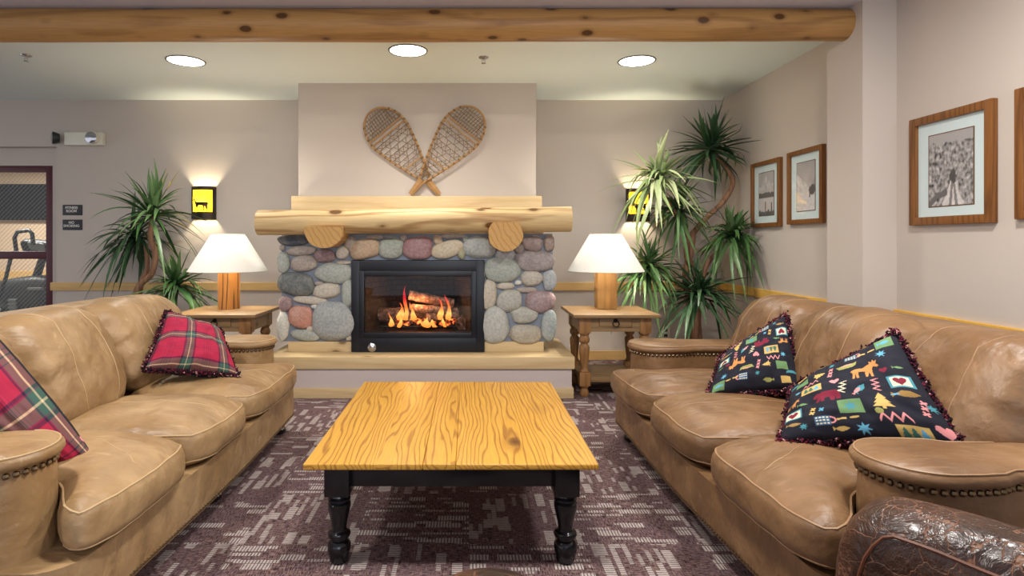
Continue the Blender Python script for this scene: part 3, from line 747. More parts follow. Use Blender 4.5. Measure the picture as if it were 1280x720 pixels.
# ------------------------------------------------------------------ snowshoes
SHOE = plain('bent_ash_frame', S(176, 134, 84), 0.5, 0, 0.4, 0.2, 40); LACE = plain('rawhide_lacing', S(128, 98, 60), 0.6, 0, 0.4, 0.2, 60)
def snowshoe(tail, head, y, lab, seed):
    tx, tz = tail; L = math.hypot(head[0]-tx, head[1]-tz); ax = ((head[0]-tx)/L, (head[1]-tz)/L); nx = (ax[1], -ax[0])
    P = lambda a, b, dy=0.0: (tx+ax[0]*a+nx[0]*b, y+dy, tz+ax[1]*a+nx[1]*b)
    def hw(t):                               # half width along the length
        if t < 0.16: return 0.012+0.012*t/0.16
        if t < 0.72:
            s_ = (t-0.16)/0.56; return 0.024+0.166*(0.62*s_+0.38*math.sin(s_*PI/2))
        s_ = (t-0.72)/0.28; return 0.19*math.sqrt(max(0, 1-s_**2.3))
    t = Thing('snowshoe', lab, 'snowshoe', P(0, 0), 'crossed snowshoes')
    N = 46; ts = [i/N for i in range(N+1)]
    ts = ts[:-1]+[0.985, 0.995, 1.0]
    pts = [P(q*L, hw(q)) for q in ts]+[P(q*L, -hw(q)) for q in ts[::-1]]
    t.part('frame', tube(pts, 0.0095, 8), SHOE)
    g = G()
    for q in (0.74, 0.78, 0.38): g.add(tube([P(q*L, -hw(q)), P(q*L, hw(q))], 0.0075, 6))
    t.part('crossbar', g, SHOE)
    g = G(); r = random.Random(seed); lr = 0.0026
    for q in [0.80+0.03*i for i in range(6)]:     # toe net
        g.add(tube([P(q*L, -hw(q), 0.003), P(q*L, hw(q), 0.003)], lr, 5))
    for i in range(-6, 7):
        b = i*0.029
        qs = [q/100 for q in range(78, 101) if hw(q/100) >= abs(b)]
        if len(qs) > 1: g.add(tube([P(0.78*L, b*0.9, -0.003), P(max(qs)*L, b, -0.003)], lr, 5))
        if len(qs) > 1: g.add(tube([P(0.78*L, b*0.9, 0.0), P(min(max(qs), 0.97)*L, max(-hw(0.95), min(hw(0.95), b+0.05))*0.95, 0.0)], lr*0.8, 5))
    rows = [0.70, 0.66, 0.61, 0.56, 0.51, 0.46, 0.42, 0.38, 0.34, 0.30, 0.26, 0.22]
    for q in rows: g.add(tube([P(q*L, -hw(q), 0.003), P(q*L, hw(q), 0.003)], lr*1.25, 5))
    rows = [0.74]+rows
    for i in range(len(rows)-1):
        a, b = rows[i], rows[i+1]; n = max(2, int(hw(b)*2/0.042))
        for j in range(n):
            u0 = -1+2*(j+0.5)/n; u1 = u0 + (1.0/n if (i+j) % 2 else -1.0/n)
            g.add(tube([P(a*L, hw(a)*u0, -0.002), P(b*L, hw(b)*max(-1, min(1, u1)), -0.002)], lr, 5))
            if i % 3 == 1: g.add(tube([P(a*L, hw(a)*u0, 0.0), P(b*L, hw(b)*max(-1, min(1, u0-(u1-u0))), 0.0)], lr, 5))
    for q in [0.2+0.055*i for i in range(14)]:
        for sd in (-1, 1):
            p = Vector(P(q*L, hw(q)*sd)); g.add(qcube(3, 2.5), T(p.x, p.y, p.z, s=0.0125))
    t.part('lacing', g, LACE)
    t.part('tail', G().add(tube([P(-0.0*L, 0), P(0.17*L, 0)], [0.016, 0.02], 8)), SHOE)
pp = lambda x, y, d=5.19: (px(x, y, d).x, px(x, y, d).z)
snowshoe(pp(549, 243), pp(463, 139), 5.205, 'snowshoe leaning to the left, lying behind the other', 1)
snowshoe(pp(513, 243), pp(598, 138), 5.180, 'snowshoe leaning to the right, crossing in front', 2)

# ------------------------------------------------------------------ wall outlet
x, z = (832-586)/123.0, 1.2+(302-416)/123.0
t = Thing('wall_outlet', 'white double socket low on the back wall behind the right side table', 'outlet', (x, BY, z))
t.part('plate', box(x-0.045, x+0.045, BY-0.008, BY, z-0.06, z+0.06, 0.003), WHITE_PL)
t.part('socket', box(x-0.018, x+0.018, BY-0.011, BY-0.006, z+0.012, z+0.042, 0.003), DKG)
t.part('socket', box(x-0.018, x+0.018, BY-0.011, BY-0.006, z-0.042, z-0.012, 0.003), DKG)

# ================================================================== FURNITURE
# ------------------------------------------------------------------ coffee table
def turned(prof, x, y, n=22): return G().add(lathe(prof, n), T(x, y, 0))
tx = -0.064
t = Thing('coffee_table', 'square honey pine coffee table with black turned legs in the middle of the carpet', 'coffee table', (tx, 2.67, 0))
def topgeo():
    w = 0.53; g = G()
    
    for a, b in ((tx-w, -0.1655), (-0.1645, -0.0475), (-0.0470, tx+w)): g.add(box(a, b, 2.063, 3.277, 0.381, 0.403, 0.004 if b < 0.3 else 0.006, 3))
    return g
t.part('tabletop', topgeo(), OAKY)
g = G()
lx0, lx1, ly0, ly1 = -0.532+0.045, 0.408-0.045, 2.12+0.045, 3.22-0.045
g.add(box(lx0, lx1, ly0-0.02, ly0+0.005, 0.288, 0.381, 0.002)); g.add(box(lx0, lx1, ly1-0.005, ly1+0.02, 0.288, 0.381, 0.002))
g.add(box(lx0-0.02, lx0+0.005, ly0, ly1, 0.288, 0.381, 0.002)); g.add(box(lx1-0.005, lx1+0.02, ly0, ly1, 0.288, 0.381, 0.002))
t.part('apron', g, BLACKW)
prof = [(0.001, 0), (0.030, 0), (0.036, 0.012), (0.043, 0.05), (0.043, 0.066), (0.036, 0.078), (0.028, 0.084), (0.028, 0.090), (0.040, 0.096), (0.043, 0.105), (0.040, 0.113), (0.029, 0.119), (0.027, 0.128), (0.030, 0.150), (0.038, 0.185), (0.043, 0.208), (0.043, 0.222), (0.036, 0.228), (0.042, 0.233), (0.042, 0.240), (0.036, 0.244), (0.041, 0.250), (0.038, 0.262), (0.001, 0.262)]
for lx in (lx0, lx1):
    for ly in (ly0, ly1):
        g = turned(prof, lx, ly); g.add(box(lx-0.046, lx+0.046, ly-0.046, ly+0.046, 0.258, 0.381, 0.003)); t.part('leg', g, BLACKW)

# ------------------------------------------------------------------ side tables with lamps
def side_table(x0, x1, lab):
    y0, y1, H = 4.39, 5.0, 0.642
    t = Thing('side_table', lab, 'side table', ((x0+x1)/2, (y0+y1)/2, 0), 'aged pine side tables')
    t.part('tabletop', box(x0, x1, y0, y1, H-0.026, H, 0.006), STAND)
    a0, a1, b0, b1 = x0+0.055, x1-0.055, y0+0.05, y1-0.06
    lw = 0.088; zb = 0.492
    g = G(); g.add(box(a0+0.02, a1-0.02, b1-0.03, b1-0.008, zb+0.01, H-0.026)); g.add(box(a0+0.008, a0+0.03, b0+0.05, b1-0.02, zb+0.01, H-0.026)); g.add(box(a1-0.03, a1-0.008, b0+0.05, b1-0.02, zb+0.01, H-0.026))
    g.add(box(a0+lw-0.01, a1-lw+0.01, b0+0.008, b0+0.03, zb+0.012, zb+0.04, 0.002)); g.add(box(a0+lw-0.01, a0+lw+0.062, b0+0.008, b0+0.03, zb+0.04, H-0.026)); g.add(box(a1-lw-0.062, a1-lw+0.01, b0+0.008, b0+0.03, zb+0.04, H-0.026))
    g.add(box(a0+lw+0.06, a1-lw-0.06, b0+0.016, b0+0.03, H-0.04, H-0.026))
    t.part('apron', g, STAND)
    dx0, dx1 = a0+lw+0.065, a1-lw-0.065
    dw = t.part('drawer', box(dx0, dx1, b0+0.003, b0+0.10, zb+0.044, H-0.030, 0.003), STAND)
    cx, cz = (dx0+dx1)/2, zb+0.09; g = G().add(G_torus(0.024, 0.0042), T(cx, b0-0.012, cz-0.014, PI/2-0.15)); g.add(sphere(0.009), T(cx, b0-0.004, cz+0.010)); g.add(lathe([(0.001, 0), (0.018, 0), (0.016, 0.003), (0.001, 0.004)], 14), T(cx, b0+0.004, cz+0.008, PI/2))
    t.part('ring_pull', g, IRON, parent=dw, label='dark iron ring pull')
    prof = [(0.001, 0), (0.030, 0), (0.036, 0.02), (0.030, 0.045), (0.024, 0.06), (0.036, 0.075), (0.036, 0.085), (0.001, 0.085)]
    prof2 = [(0.001, 0.185), (0.036, 0.185), (0.038, 0.195), (0.030, 0.205), (0.026, 0.215), (0.031, 0.26), (0.038, 0.33), (0.041, 0.375), (0.036, 0.39), (0.026, 0.402), (0.026, 0.41), (0.038, 0.42), (0.042, 0.44), (0.036, 0.462), (0.028, 0.472), (0.040, 0.482), (0.040, 0.494), (0.001, 0.494)]
    for lx in (a0+lw/2, a1-lw/2):
        for ly in (b0+lw/2, b1-lw/2):
            g = turned(prof, lx, ly, 18); g.add(lathe(prof2, 18), T(lx, ly, 0)); g.add(box(lx-lw/2, lx+lw/2, ly-lw/2, ly+lw/2, zb, H-0.026, 0.003)); g.add(box(lx-0.042, lx+0.042, ly-0.042, ly+0.042, 0.083, 0.187, 0.004))
            t.part('leg', g, STANDV)
    t.part('shelf', box(a0+0.02, a1-0.02, b0+0.02, b1-0.02, 0.11, 0.152, 0.004), STAND)
    return t
def G_torus(R, r, n=24, m=8):
    v = []; f = []
    for i in range(n):
        for j in range(m):
            a, b = 2*PI*i/n, 2*PI*j/m; v.append(((R+r*math.cos(b))*math.cos(a), (R+r*math.cos(b))*math.sin(a), r*math.sin(b)))
    for i in range(n):
        for j in range(m): f.append((i*m+j, ((i+1) % n)*m+j, ((i+1) % n)*m+(j+1) % m, i*m+(j+1) % m))
    return v, f
side_table(0.80, 1.465, 'aged pine side table with ring pull drawer and lower shelf, right of the hearth')
side_table(-2.29, -1.63, 'aged pine side table behind the plaid cushion, left of the hearth')

def shade_mat():
    k = M('speckled_paper_shade'); df = k.n('ShaderNodeBsdfDiffuse'); tr = k.n('ShaderNodeBsdfTranslucent'); mx = k.n('ShaderNodeMixShader')
    v = k.coord()
    fl = k.rng(k.voro(v, 34), 0.07, 0.13, 1.0, 0.0); sel = k.math('GREATER_THAN', k.noise(v, 9, 2), 0.50)
    c = k.mix(k.math('MULTIPLY', k.math('MULTIPLY', fl, sel), 0.75), S(226, 224, 216), S(110, 112, 88))
    c = k.mix(k.rng(k.noise(k.mapping(v, (30, 30, 8)), 3.0, 3, 0.6, 2.0), 0.62, 0.68, 0, 0.25), c, S(170, 166, 140))
    k.put(df.inputs[0], c); k.put(tr.inputs[0], c); mx.inputs[0].default_value = 0.042
    k.t.links.new(df.outputs[0], mx.inputs[1]); k.t.links.new(tr.outputs[0], mx.inputs[2]); k.t.links.new(mx.outputs[0], k.out.inputs[0])
    return k.m
SHADE = shade_mat(); BULB = emit('frosted_bulb', (1.0, 0.88, 0.72), 6.0)
def table_lamp(x, y, lab, slab):
    z0 = 0.643
    t = Thing('table_lamp', lab, 'lamp', (x, y, z0), 'lamps with cone shades')
    g = G()
    if slab:
        n = 20; pts = []
        for i in range(n):
            a = 2*PI*i/n; r = 0.083*(1+0.07*math.sin(3*a+1)+0.04*math.sin(5*a)); pts.append((x+r*math.cos(a), y+r*math.sin(a)))
        g.add(prism(pts, z0, z0+0.34, 'z'))
    else: g.add(box(x-0.082, x+0.082, y-0.06, y+0.06, z0, z0+0.34, 0.012, 2))
    t.part('base', g, POST if slab else POST2, ang=50)
    t.part('stem', tube([(x, y, z0+0.34), (x, y, z0+0.50)], 0.010, 10), BRASS)
    n = 48; v = []; f = []; zb, zt = 0.957, 1.262; prof = [(0.312, zb), (0.13, zt), (0.128, zt), (0.310, zb)]
    for r, z in prof:
        for k in range(n): v.append((x+r*math.cos(2*PI*k/n), y+r*math.sin(2*PI*k/n), z))
    for i in range(1):
        for k in range(n): f.append((i*n+k, i*n+(k+1) % n, (i+1)*n+(k+1) % n, (i+1)*n+k))
    sh = t.part('lamp_shade', (v[:2*n], f), SHADE)
    g = G().add(G_torus(0.312, 0.0035, 48, 6), T(x, y, zb)); g.add(G_torus(0.13, 0.0035, 40, 6), T(x, y, zt))
    t.part('shade_rim', g, WHITE_PL, parent=sh)
    g = G()
    for a in (0, PI/2): g.add(tube([(x+0.13*math.cos(a), y+0.13*math.sin(a), zt-0.01), (x-0.13*math.cos(a), y-0.13*math.sin(a), zt-0.01)], 0.002, 5))
    g.add(tube([(x, y, zb+0.2), (x, y, zt-0.01)], 0.003, 5)); t.part('shade_spider', g, BRASS, parent=sh)
    t.part('bulb', G().add(sphere(0.032, 14, 9), T(x, y, 1.10)), BULB)
    point('lamp_light', (x, y-0.0, 1.165), LAMP_E, WARM, 0.045)
table_lamp(-2.005, 4.80, 'lit lamp with a bark-marked round log base and paper shade, on the left side table', True)
table_lamp(1.14, 4.80, 'lit lamp with a squared wood block base and paper shade, on the right side table', False)

# ------------------------------------------------------------------ sofas
def sstep(a, b, x):
    t = max(0, min(1, (x-a)/(b-a))); return t*t*(3-2*t)
def sofa(side, X0, yn, yf, bounds, LE, WELT, lab, shear, dback, seed, dn, df_):
    """side +1: stands to the right, facing left; depth d runs away from the aisle"""
    ya, yb = yn, yf                                   # arm centre lines, near and far
    W_ = lambda d, y, h: (side*(X0+d+(3.5-y)*shear), y, h)
    yc = (ya+yb)/2
    t = Thing('sofa', lab, 'sofa', (side*(X0+0.5), yc, 0), 'tan leather sofas')
    ne = lambda s_: Vector((s_*0.37, seed, 0))
    # base with rounded front corners
    e0, e1 = ya-0.13, yb+0.13; r = 0.12; pl = []
    for (cx, cy, a0) in ((r, e0+r, PI), (1.10-r, e0+r, 1.5*PI), (1.10-r, e1-r, 0), (r, e1-r, 0.5*PI)):
        for i in range(7):
            a = a0+PI/2*i/6; pl.append((cx+r*math.cos(a), cy+r*math.sin(a)))
    # subdivide the front edge and give it a slight serpentine
    dense = []
    for i in range(len(pl)):
        a, b = pl[i], pl[(i+1) % len(pl)]; L = math.hypot(b[0]-a[0], b[1]-a[1]); k = max(1, int(L/0.06))
        for j in range(k): dense.append((a[0]+(b[0]-a[0])*j/k, a[1]+(b[1]-a[1])*j/k))
    dense = [(d+0.012*math.cos(2*PI*(y-e0)/(e1-e0))*max(0, 1-d/0.5), y) for d, y in dense]
    n = len(dense); g = G(); levels = [(0.0, 0.095), (-0.004, 0.16), (0.0, 0.28)]
    for dx, z in levels:
        for d, y in dense: g.v.append(W_(d+dx, y, z))
    for i in range(len(levels)-1):
        for k in range(n): g.f.append((i*n+k, i*n+(k+1) % n, (i+1)*n+(k+1) % n, (i+1)*n+k))
    g.f.append(tuple(range(n))); g.f.append(tuple(2*n+k for k in range(n)))
    t.part('base', g, LE)
    def resample(p, step, closed=True):
        out = []; acc = 0.0; m = len(p)
        for i in range(m if closed else m-1):
            a, b = p[i], p[(i+1) % m]; L = math.hypot(b[0]-a[0], b[1]-a[1])
            while acc < L: out.append((a[0]+(b[0]-a[0])*acc/L, a[1]+(b[1]-a[1])*acc/L)); acc += step
            acc -= L
        return out
    g = G(); nail = sphere(1, 7, 4)
    for d, y in resample(dense, 0.019):
        if d < 0.45: g.add(nail, T(*W_(d-0.002, y, 0.108), s=0.0062))
    t.part('nailhead_trim', g, BRASS, label='row of small brass nailheads along the foot of the base')
    for d, y in ((0.10, e0+0.14), (0.10, yc), (0.10, e1-0.14), (0.98, e0+0.14), (0.98, e1-0.14)):
        g = G().add(lathe([(0.001, 0), (0.040, 0), (0.052, 0.012), (0.052, 0.028), (0.036, 0.045), (0.030, 0.055), (0.050, 0.075), (0.054, 0.097), (0.001, 0.097)], 18), T(*W_(d, y, 0)))
        t.part('foot', g, BLACKW)
    # arms
    def arm(yc_, d0):
        out = []                                      # plan outline: round bulb in front, narrower behind
        rb, rw = 0.138, 0.100
        for i in range(15):
            a = PI/2+0.12+(PI-0.24)*i/14; out.append((d0+rb+rb*math.cos(a), rb*math.sin(a)))
        low = [(d0+rb+0.06, -rb*0.985), (d0+rb+0.13, -rb*0.93), (d0+rb+0.18, -rw*1.04), (d0+rb+0.25, -rw), (d0+rb+0.40, -rw), (0.80, -rw), (1.04, -rw)]
        out = out + low + [(a, -b) for a, b in low[::-1]]
        # smooth resample
        m = len(out)
        def offset(o):
            res = []
            for i in range(m):
                p, q = out[i-1], out[(i+1) % m]; tx_, ty_ = q[0]-p[0], q[1]-p[1]; L = math.hypot(tx_, ty_) or 1
                res.append((out[i][0]-(-ty_/L)*o*-1*-1, out[i][1]-(tx_/L)*o))
            return res
        sgn = 1
        a_ = offset(0.01); 
        if max(p[1] for p in a_) < max(p[1] for p in out): sgn = -1
        def ringg(g, prof):
            o0 = len(g.v)
            for off, z in prof:
                for (d, y) in offset(sgn*off): g.v.append(W_(d, yc_+y, z))
            for i in range(len(prof)-1):
                for k in range(m): g.f.append((o0+i*m+k, o0+i*m+(k+1) % m, o0+(i+1)*m+(k+1) % m, o0+(i+1)*m+k))
            g.f.append(tuple(o0+k for k in range(m))); g.f.append(tuple(o0+(len(prof)-1)*m+k for k in range(m)))
            return g
        ar = t.part('arm', ringg(G(), [(-0.012, 0.11), (-0.004, 0.18), (0.0, 0.30), (-0.002, 0.45), (-0.006, 0.552)]), LE)
        cp = t.part('arm_cap', ringg(G(), [(-0.03, 0.550), (0.0, 0.550), (0.011, 0.555), (0.018, 0.566), (0.016, 0.579), (0.004, 0.590), (-0.016, 0.597), (-0.045, 0.601), (-0.08, 0.602)]), LE, parent=ar, ang=70)
        pts = [W_(d, yc_+y, 0.590) for d, y in offset(sgn*0.005)]
        t.part('welt', tube(pts+pts[:1], 0.0032, 6), WELT, parent=ar)
        g = G(); k_ = 0
        for d, y in resample(offset(sgn*-0.004), 0.0235):
            if d < 0.95: g.add(nail, T(*W_(d, yc_+y, 0.538), s=0.0102))
        t.part('nailhead_trim', g, BRASS, parent=ar, label='row of domed brass nailheads under the arm cap')
    arm(ya, dn); arm(yb, df_)
    # back carcass
    g = G().add(qcube(14, 9)); e0b, e1b = ya-0.10, yb+0.10
    g.map(lambda a, b, c: W_(0.99+a*0.11+0.03*c, (e0b+e1b)/2+b*(e1b-e0b)/2, 0.50+c*0.37-0.008*b*b))
    t.part('back', g, LE)
    # seat cushions
    ii = (ya+0.12, yb-0.12); ears = (ya-0.14, yb+0.09)
    qc = qcube(26, 4.2)
    bs = [ears[0]]+bounds+[ears[1]]; inn = [ii[0]]+bounds+[ii[1]]
    for q in range(3):
        y0f, y1f, y0b, y1b = bs[q], bs[q+1], inn[q], inn[q+1]
        def seat(a, b, c, q=q, y0f=y0f, y1f=y1f, y0b=y0b, y1b=y1b):
            d = 0.31+a*0.345
            k0 = sstep(dn-0.17, dn+0.07, d); k1 = sstep(df_-0.11, df_+0.05, d); y0 = y0f+(y0b-y0f)*k0+0.002; y1 = y1f+(y1b-y1f)*k1-0.002
            y = (y0+y1)/2+b*(y1-y0)/2
            edge = max(0, abs(b)-0.8)/0.2
            if a < 0: d += 0.045*edge*edge*(-a)        # rounded front corners
            h = 0.362+c*0.105
            cr = (1-min(1, a*a))*(1-b*b)
            if c > 0:
                h += c*(0.028*cr - 0.012*max(0, -a)**4)
                h += c*0.010*mnoise.noise(Vector((d*5+seed, y*4, q*3.1)))+c*0.006*mnoise.noise(Vector((d*14+seed, y*9, q)))
                h -= 0.012*edge*c*(0.5+0.5*math.sin(d*40+q))*0.5
            else: h += -c*0.02*max(0, -a)
            d += (-0.02*math.cos(c*1.4) if a < -0.6 else 0)*(0.6+0.4*math.sin(b*1.3+q))
            d += 0.008*mnoise.noise(Vector((h*9, y*11+seed, q*2.0))) if a < -0.5 else 0
            return W_(d, y, h)
        g = G().add(qc); g.map(seat)
        cu = t.part('seat_cushion', g, LE, ang=80)
        P = 4.2
        def onq(a, b, c):
            L = (abs(a)**P+abs(b)**P+abs(c)**P)**(1/P); return seat(a/L, b/L, c/L)
        for cc in (0.66, -0.62):
            pts = [onq(-0.2-0.8*i/6, -1, cc) for i in range(6)]+[onq(-1, -1+2*i/24, cc) for i in range(25)]+[onq(-1+0.8*i/6, 1, cc) for i in range(1, 7)]
            t.part('welt', tube(pts, 0.0038 if cc > 0 else 0.003, 6), WELT, parent=cu)
        pts = [onq(-0.95+i*0.06, -0.72+0.1*math.sin(i*0.25), 1) for i in range(30)]
        pts = [(p[0], p[1], p[2]+0.0006) for p in pts]
        t.part('stitching', tube([onq(-1+0.0, -0.0, 0.66), ] + [onq(-0.9+0.1*i, 0.0+0.03*math.sin(i), 1) for i in range(17)], 0.0014, 5), WELT, parent=cu)
    # back cushions
    qb = qcube(26, 3.6)
    for q in range(3):
        y0, y1 = inn[q], inn[q+1]
        if q == 0: y0 -= 0.06
        if q == 2: y1 += 0.06
        def backc(a, b, c, q=q, y0=y0, y1=y1):
            y = (y0+y1)/2+b*(y1-y0)/2
            thick = 0.125+0.02*math.cos(c*1.5)
            d = dback+0.20+a*thick+c*0.085
            h = 0.652+c*0.236
            bulge = (1-b*b)
            if a < 0: d -= 0.03*bulge*(1-0.4*c*c)*(-a)
            h += max(0, c)*(0.012*bulge)
            nz = mnoise.noise(Vector((y*7+seed, h*7, q*1.7)))*0.009+mnoise.noise(Vector((y*18+seed+h*12, h*10-y*6, q*1.7)))*0.006
            edge = max(0, abs(b)-0.62)/0.38
            wr = (0.014+0.014*max(0, c))*edge*math.sin(h*62+y*30*(1 if b > 0 else -1)+q)*(0.6+0.4*mnoise.noise(Vector((y*5, h*5, q))))
            d += nz*1.2+wr*(1 if a < 0 else 0.3)
            if a < 0: d += 0.075*max(0, (abs(b)-0.76)/0.24)**2
            if c > 0: h -= 0.022*max(0, (abs(b)-0.8)/0.2)**2
            if c > 0.5: h += nz*0.8
            return W_(d, y, h)
        g = G().add(qb); g.map(backc)
        bc = t.part('back_cushion', g, LE, ang=80)
        P = 3.6
        def onb(a, b, c):
            L = (abs(a)**P+abs(b)**P+abs(c)**P)**(1/P); return backc(a/L, b/L, c/L)
        for bb in (-0.42, 0.42):
            pts = [onb(-1, bb, -0.9+1.9*i/22) for i in range(23)]+[onb(-0.9+1.4*i/8, bb, 1) for i in range(9)]
            t.part('stitching', tube(pts, 0.0022, 5), WELT, parent=bc)
    return t, W_
sofa(1, 0.885, 1.645, 3.48, [2.25, 2.88], LEAR, STITCHR, 'tan leather three seat sofa against the right wall, holding the two black patterned cushions', 0.035, 0.58, 3.3, 0.185, 0.095)
sofa(-1, 1.10, 1.72, 3.62, [2.27, 2.84], LEAL, STITCH, 'pale tan leather three seat sofa on the left, holding the two plaid cushions', 0.0, 0.52, 8.8, 0.155, 0.13)

# ------------------------------------------------------------------ dark cracked leather armchair (its arm reaches into the view) and footstool
def cracked():
    k = M('cracked_dark_leather', 0.28, 0.5); v = k.coord()
    vd = k.vmath('ADD', v, k.vmath('MULTIPLY', k.noise(v, 6, 4, 0.6, 0, 1), (0.14, 0.14, 0.14)))
    e = k.voro(vd, 13, 'DISTANCE_TO_EDGE'); e2 = k.voro(vd, 42, 'DISTANCE_TO_EDGE')
    big = k.noise(v, 4.0, 3)
    cr = k.math('MAXIMUM', k.rng(e, 0.0, 0.022, 1, 0), k.math('MULTIPLY', k.rng(e2, 0.0, 0.035, 0.8, 0), k.rng(big, 0.42, 0.6)))
    base = k.mix(k.rng(big, 0.35, 0.65), S(38, 25, 20), S(76, 50, 37))
    k.color(k.mix(k.math('MULTIPLY', cr, 0.75), base, S(136, 88, 58)))
    k.rough(k.fmix(cr, 0.30, 0.6))
    n1 = k.bump(k.math('MULTIPLY', cr, -1.0), 0.4, 0.003); k.bump(k.noise(k.mapping(v, (6, 6, 6)), 2.5, 4, 0.6, 1.0), 0.5, 0.02, n1)
    return k.m
CRACK = cracked(); DWELT = plain('brown_welt', S(104, 62, 42), 0.45)
ax0 = Vector((0.945, 1.36, 0)); ang = math.atan2(-0.83, 0.56)      # arm front, direction towards the chair back
fd = Vector((math.cos(ang), math.sin(ang), 0)); sd = Vector((-fd.y, fd.x, 0))   # sd: to the sofa side
A_ = lambda a, b, h: tuple(ax0+fd*a+sd*b+Vector((0, 0, h)))
t = Thing('armchair', 'dark brown cracked leather armchair, only its rounded arm showing at the lower right corner', 'armchair', A_(0.42, -0.38, 0))
qa = qcube(24, 2.9)
def armf(a, b, c, off=0.0):
    aa = min(0.9999, abs(a)); k_ = (1-aa**7)**(1/7)/max(0.03, (1-aa**2.9)**(1/2.9)); b *= k_; c *= k_
    d = 0.43+a*0.45; h = 0.335+c*0.285
    w = 0.10+0.015*sstep(0.2, 0.9, c)+0.02*max(0, c)
    return A_(d+ (0.03*(1-c*c) if a < 0 else 0)*-1, off+b*w, h + 0.0 + 0.006*mnoise.noise(Vector((d*7, b*2, h*5))))
for off, nm in ((0.0, 0), (-0.76, 1)):
    g = G().add(qa); g.map(lambda a, b, c: armf(a, b, c, off)); am = t.part('arm', g, CRACK, ang=80)
    for bb in (-0.80, 0.80):
        def onA(a, b, c):
            L = (abs(a)**2.9+abs(b)**2.9+abs(c)**2.9)**(1/2.9); return armf(a/L, b/L, c/L, off)
        pts = [onA(-1, bb, -0.9+1.7*i/12) for i in range(13)]+[onA(-0.95+1.9*i/26, bb, 0.86) for i in range(27)]
        t.part('welt', tube(pts, 0.0042, 6), DWELT, parent=am)
g = G().add(qcube(14, 5)); g.map(lambda a, b, c: A_(0.42+a*0.38, -0.38+b*0.27, 0.22+c*0.14)); t.part('base', g, CRACK)
g = G().add(qcube(16, 4)); g.map(lambda a, b, c: A_(0.36+a*0.36, -0.38+b*0.275, 0.42+c*0.08+0.02*(1-a*a)*(1-b*b)*max(0, c))); t.part('seat_cushion', g, CRACK, ang=80)
g = G().add(qcube(16, 4)); g.map(lambda a, b, c: A_(0.83+a*0.10+0.06*c, -0.38+b*0.46, 0.56+c*0.36)); t.part('back', g, CRACK, ang=80)
for a in (0.08, 0.78):
    for b in (0.0, -0.76): t.part('leg', G().add(lathe([(0.001, 0), (0.022, 0), (0.032, 0.10), (0.001, 0.10)], 12), T(*A_(a, b, 0))), BLACKW)
t = Thing('footstool', 'cracked brown leather footstool whose domed top just shows at the bottom edge', 'footstool', (0.046, 1.28, 0))
CRK2 = CRACK
g = G().add(lathe([(0.001, 0.12), (0.19, 0.12), (0.205, 0.14), (0.21, 0.26), (0.205, 0.31), (0.18, 0.368), (0.13, 0.402), (0.07, 0.418), (0.001, 0.424)], 36), T(0.046, 1.28, 0)); t.part('cushion', g, CRACK, ang=60)
t.part('welt', G().add(G_torus(0.209, 0.005, 40, 6), T(0.046, 1.28, 0.29)), DWELT)
for a in range(4): t.part('leg', G().add(lathe([(0.001, 0), (0.016, 0), (0.024, 0.125), (0.001, 0.125)], 12), T(0.046+0.14*math.cos(a*PI/2+0.78), 1.28+0.14*math.sin(a*PI/2+0.78), 0)), BLACKW)

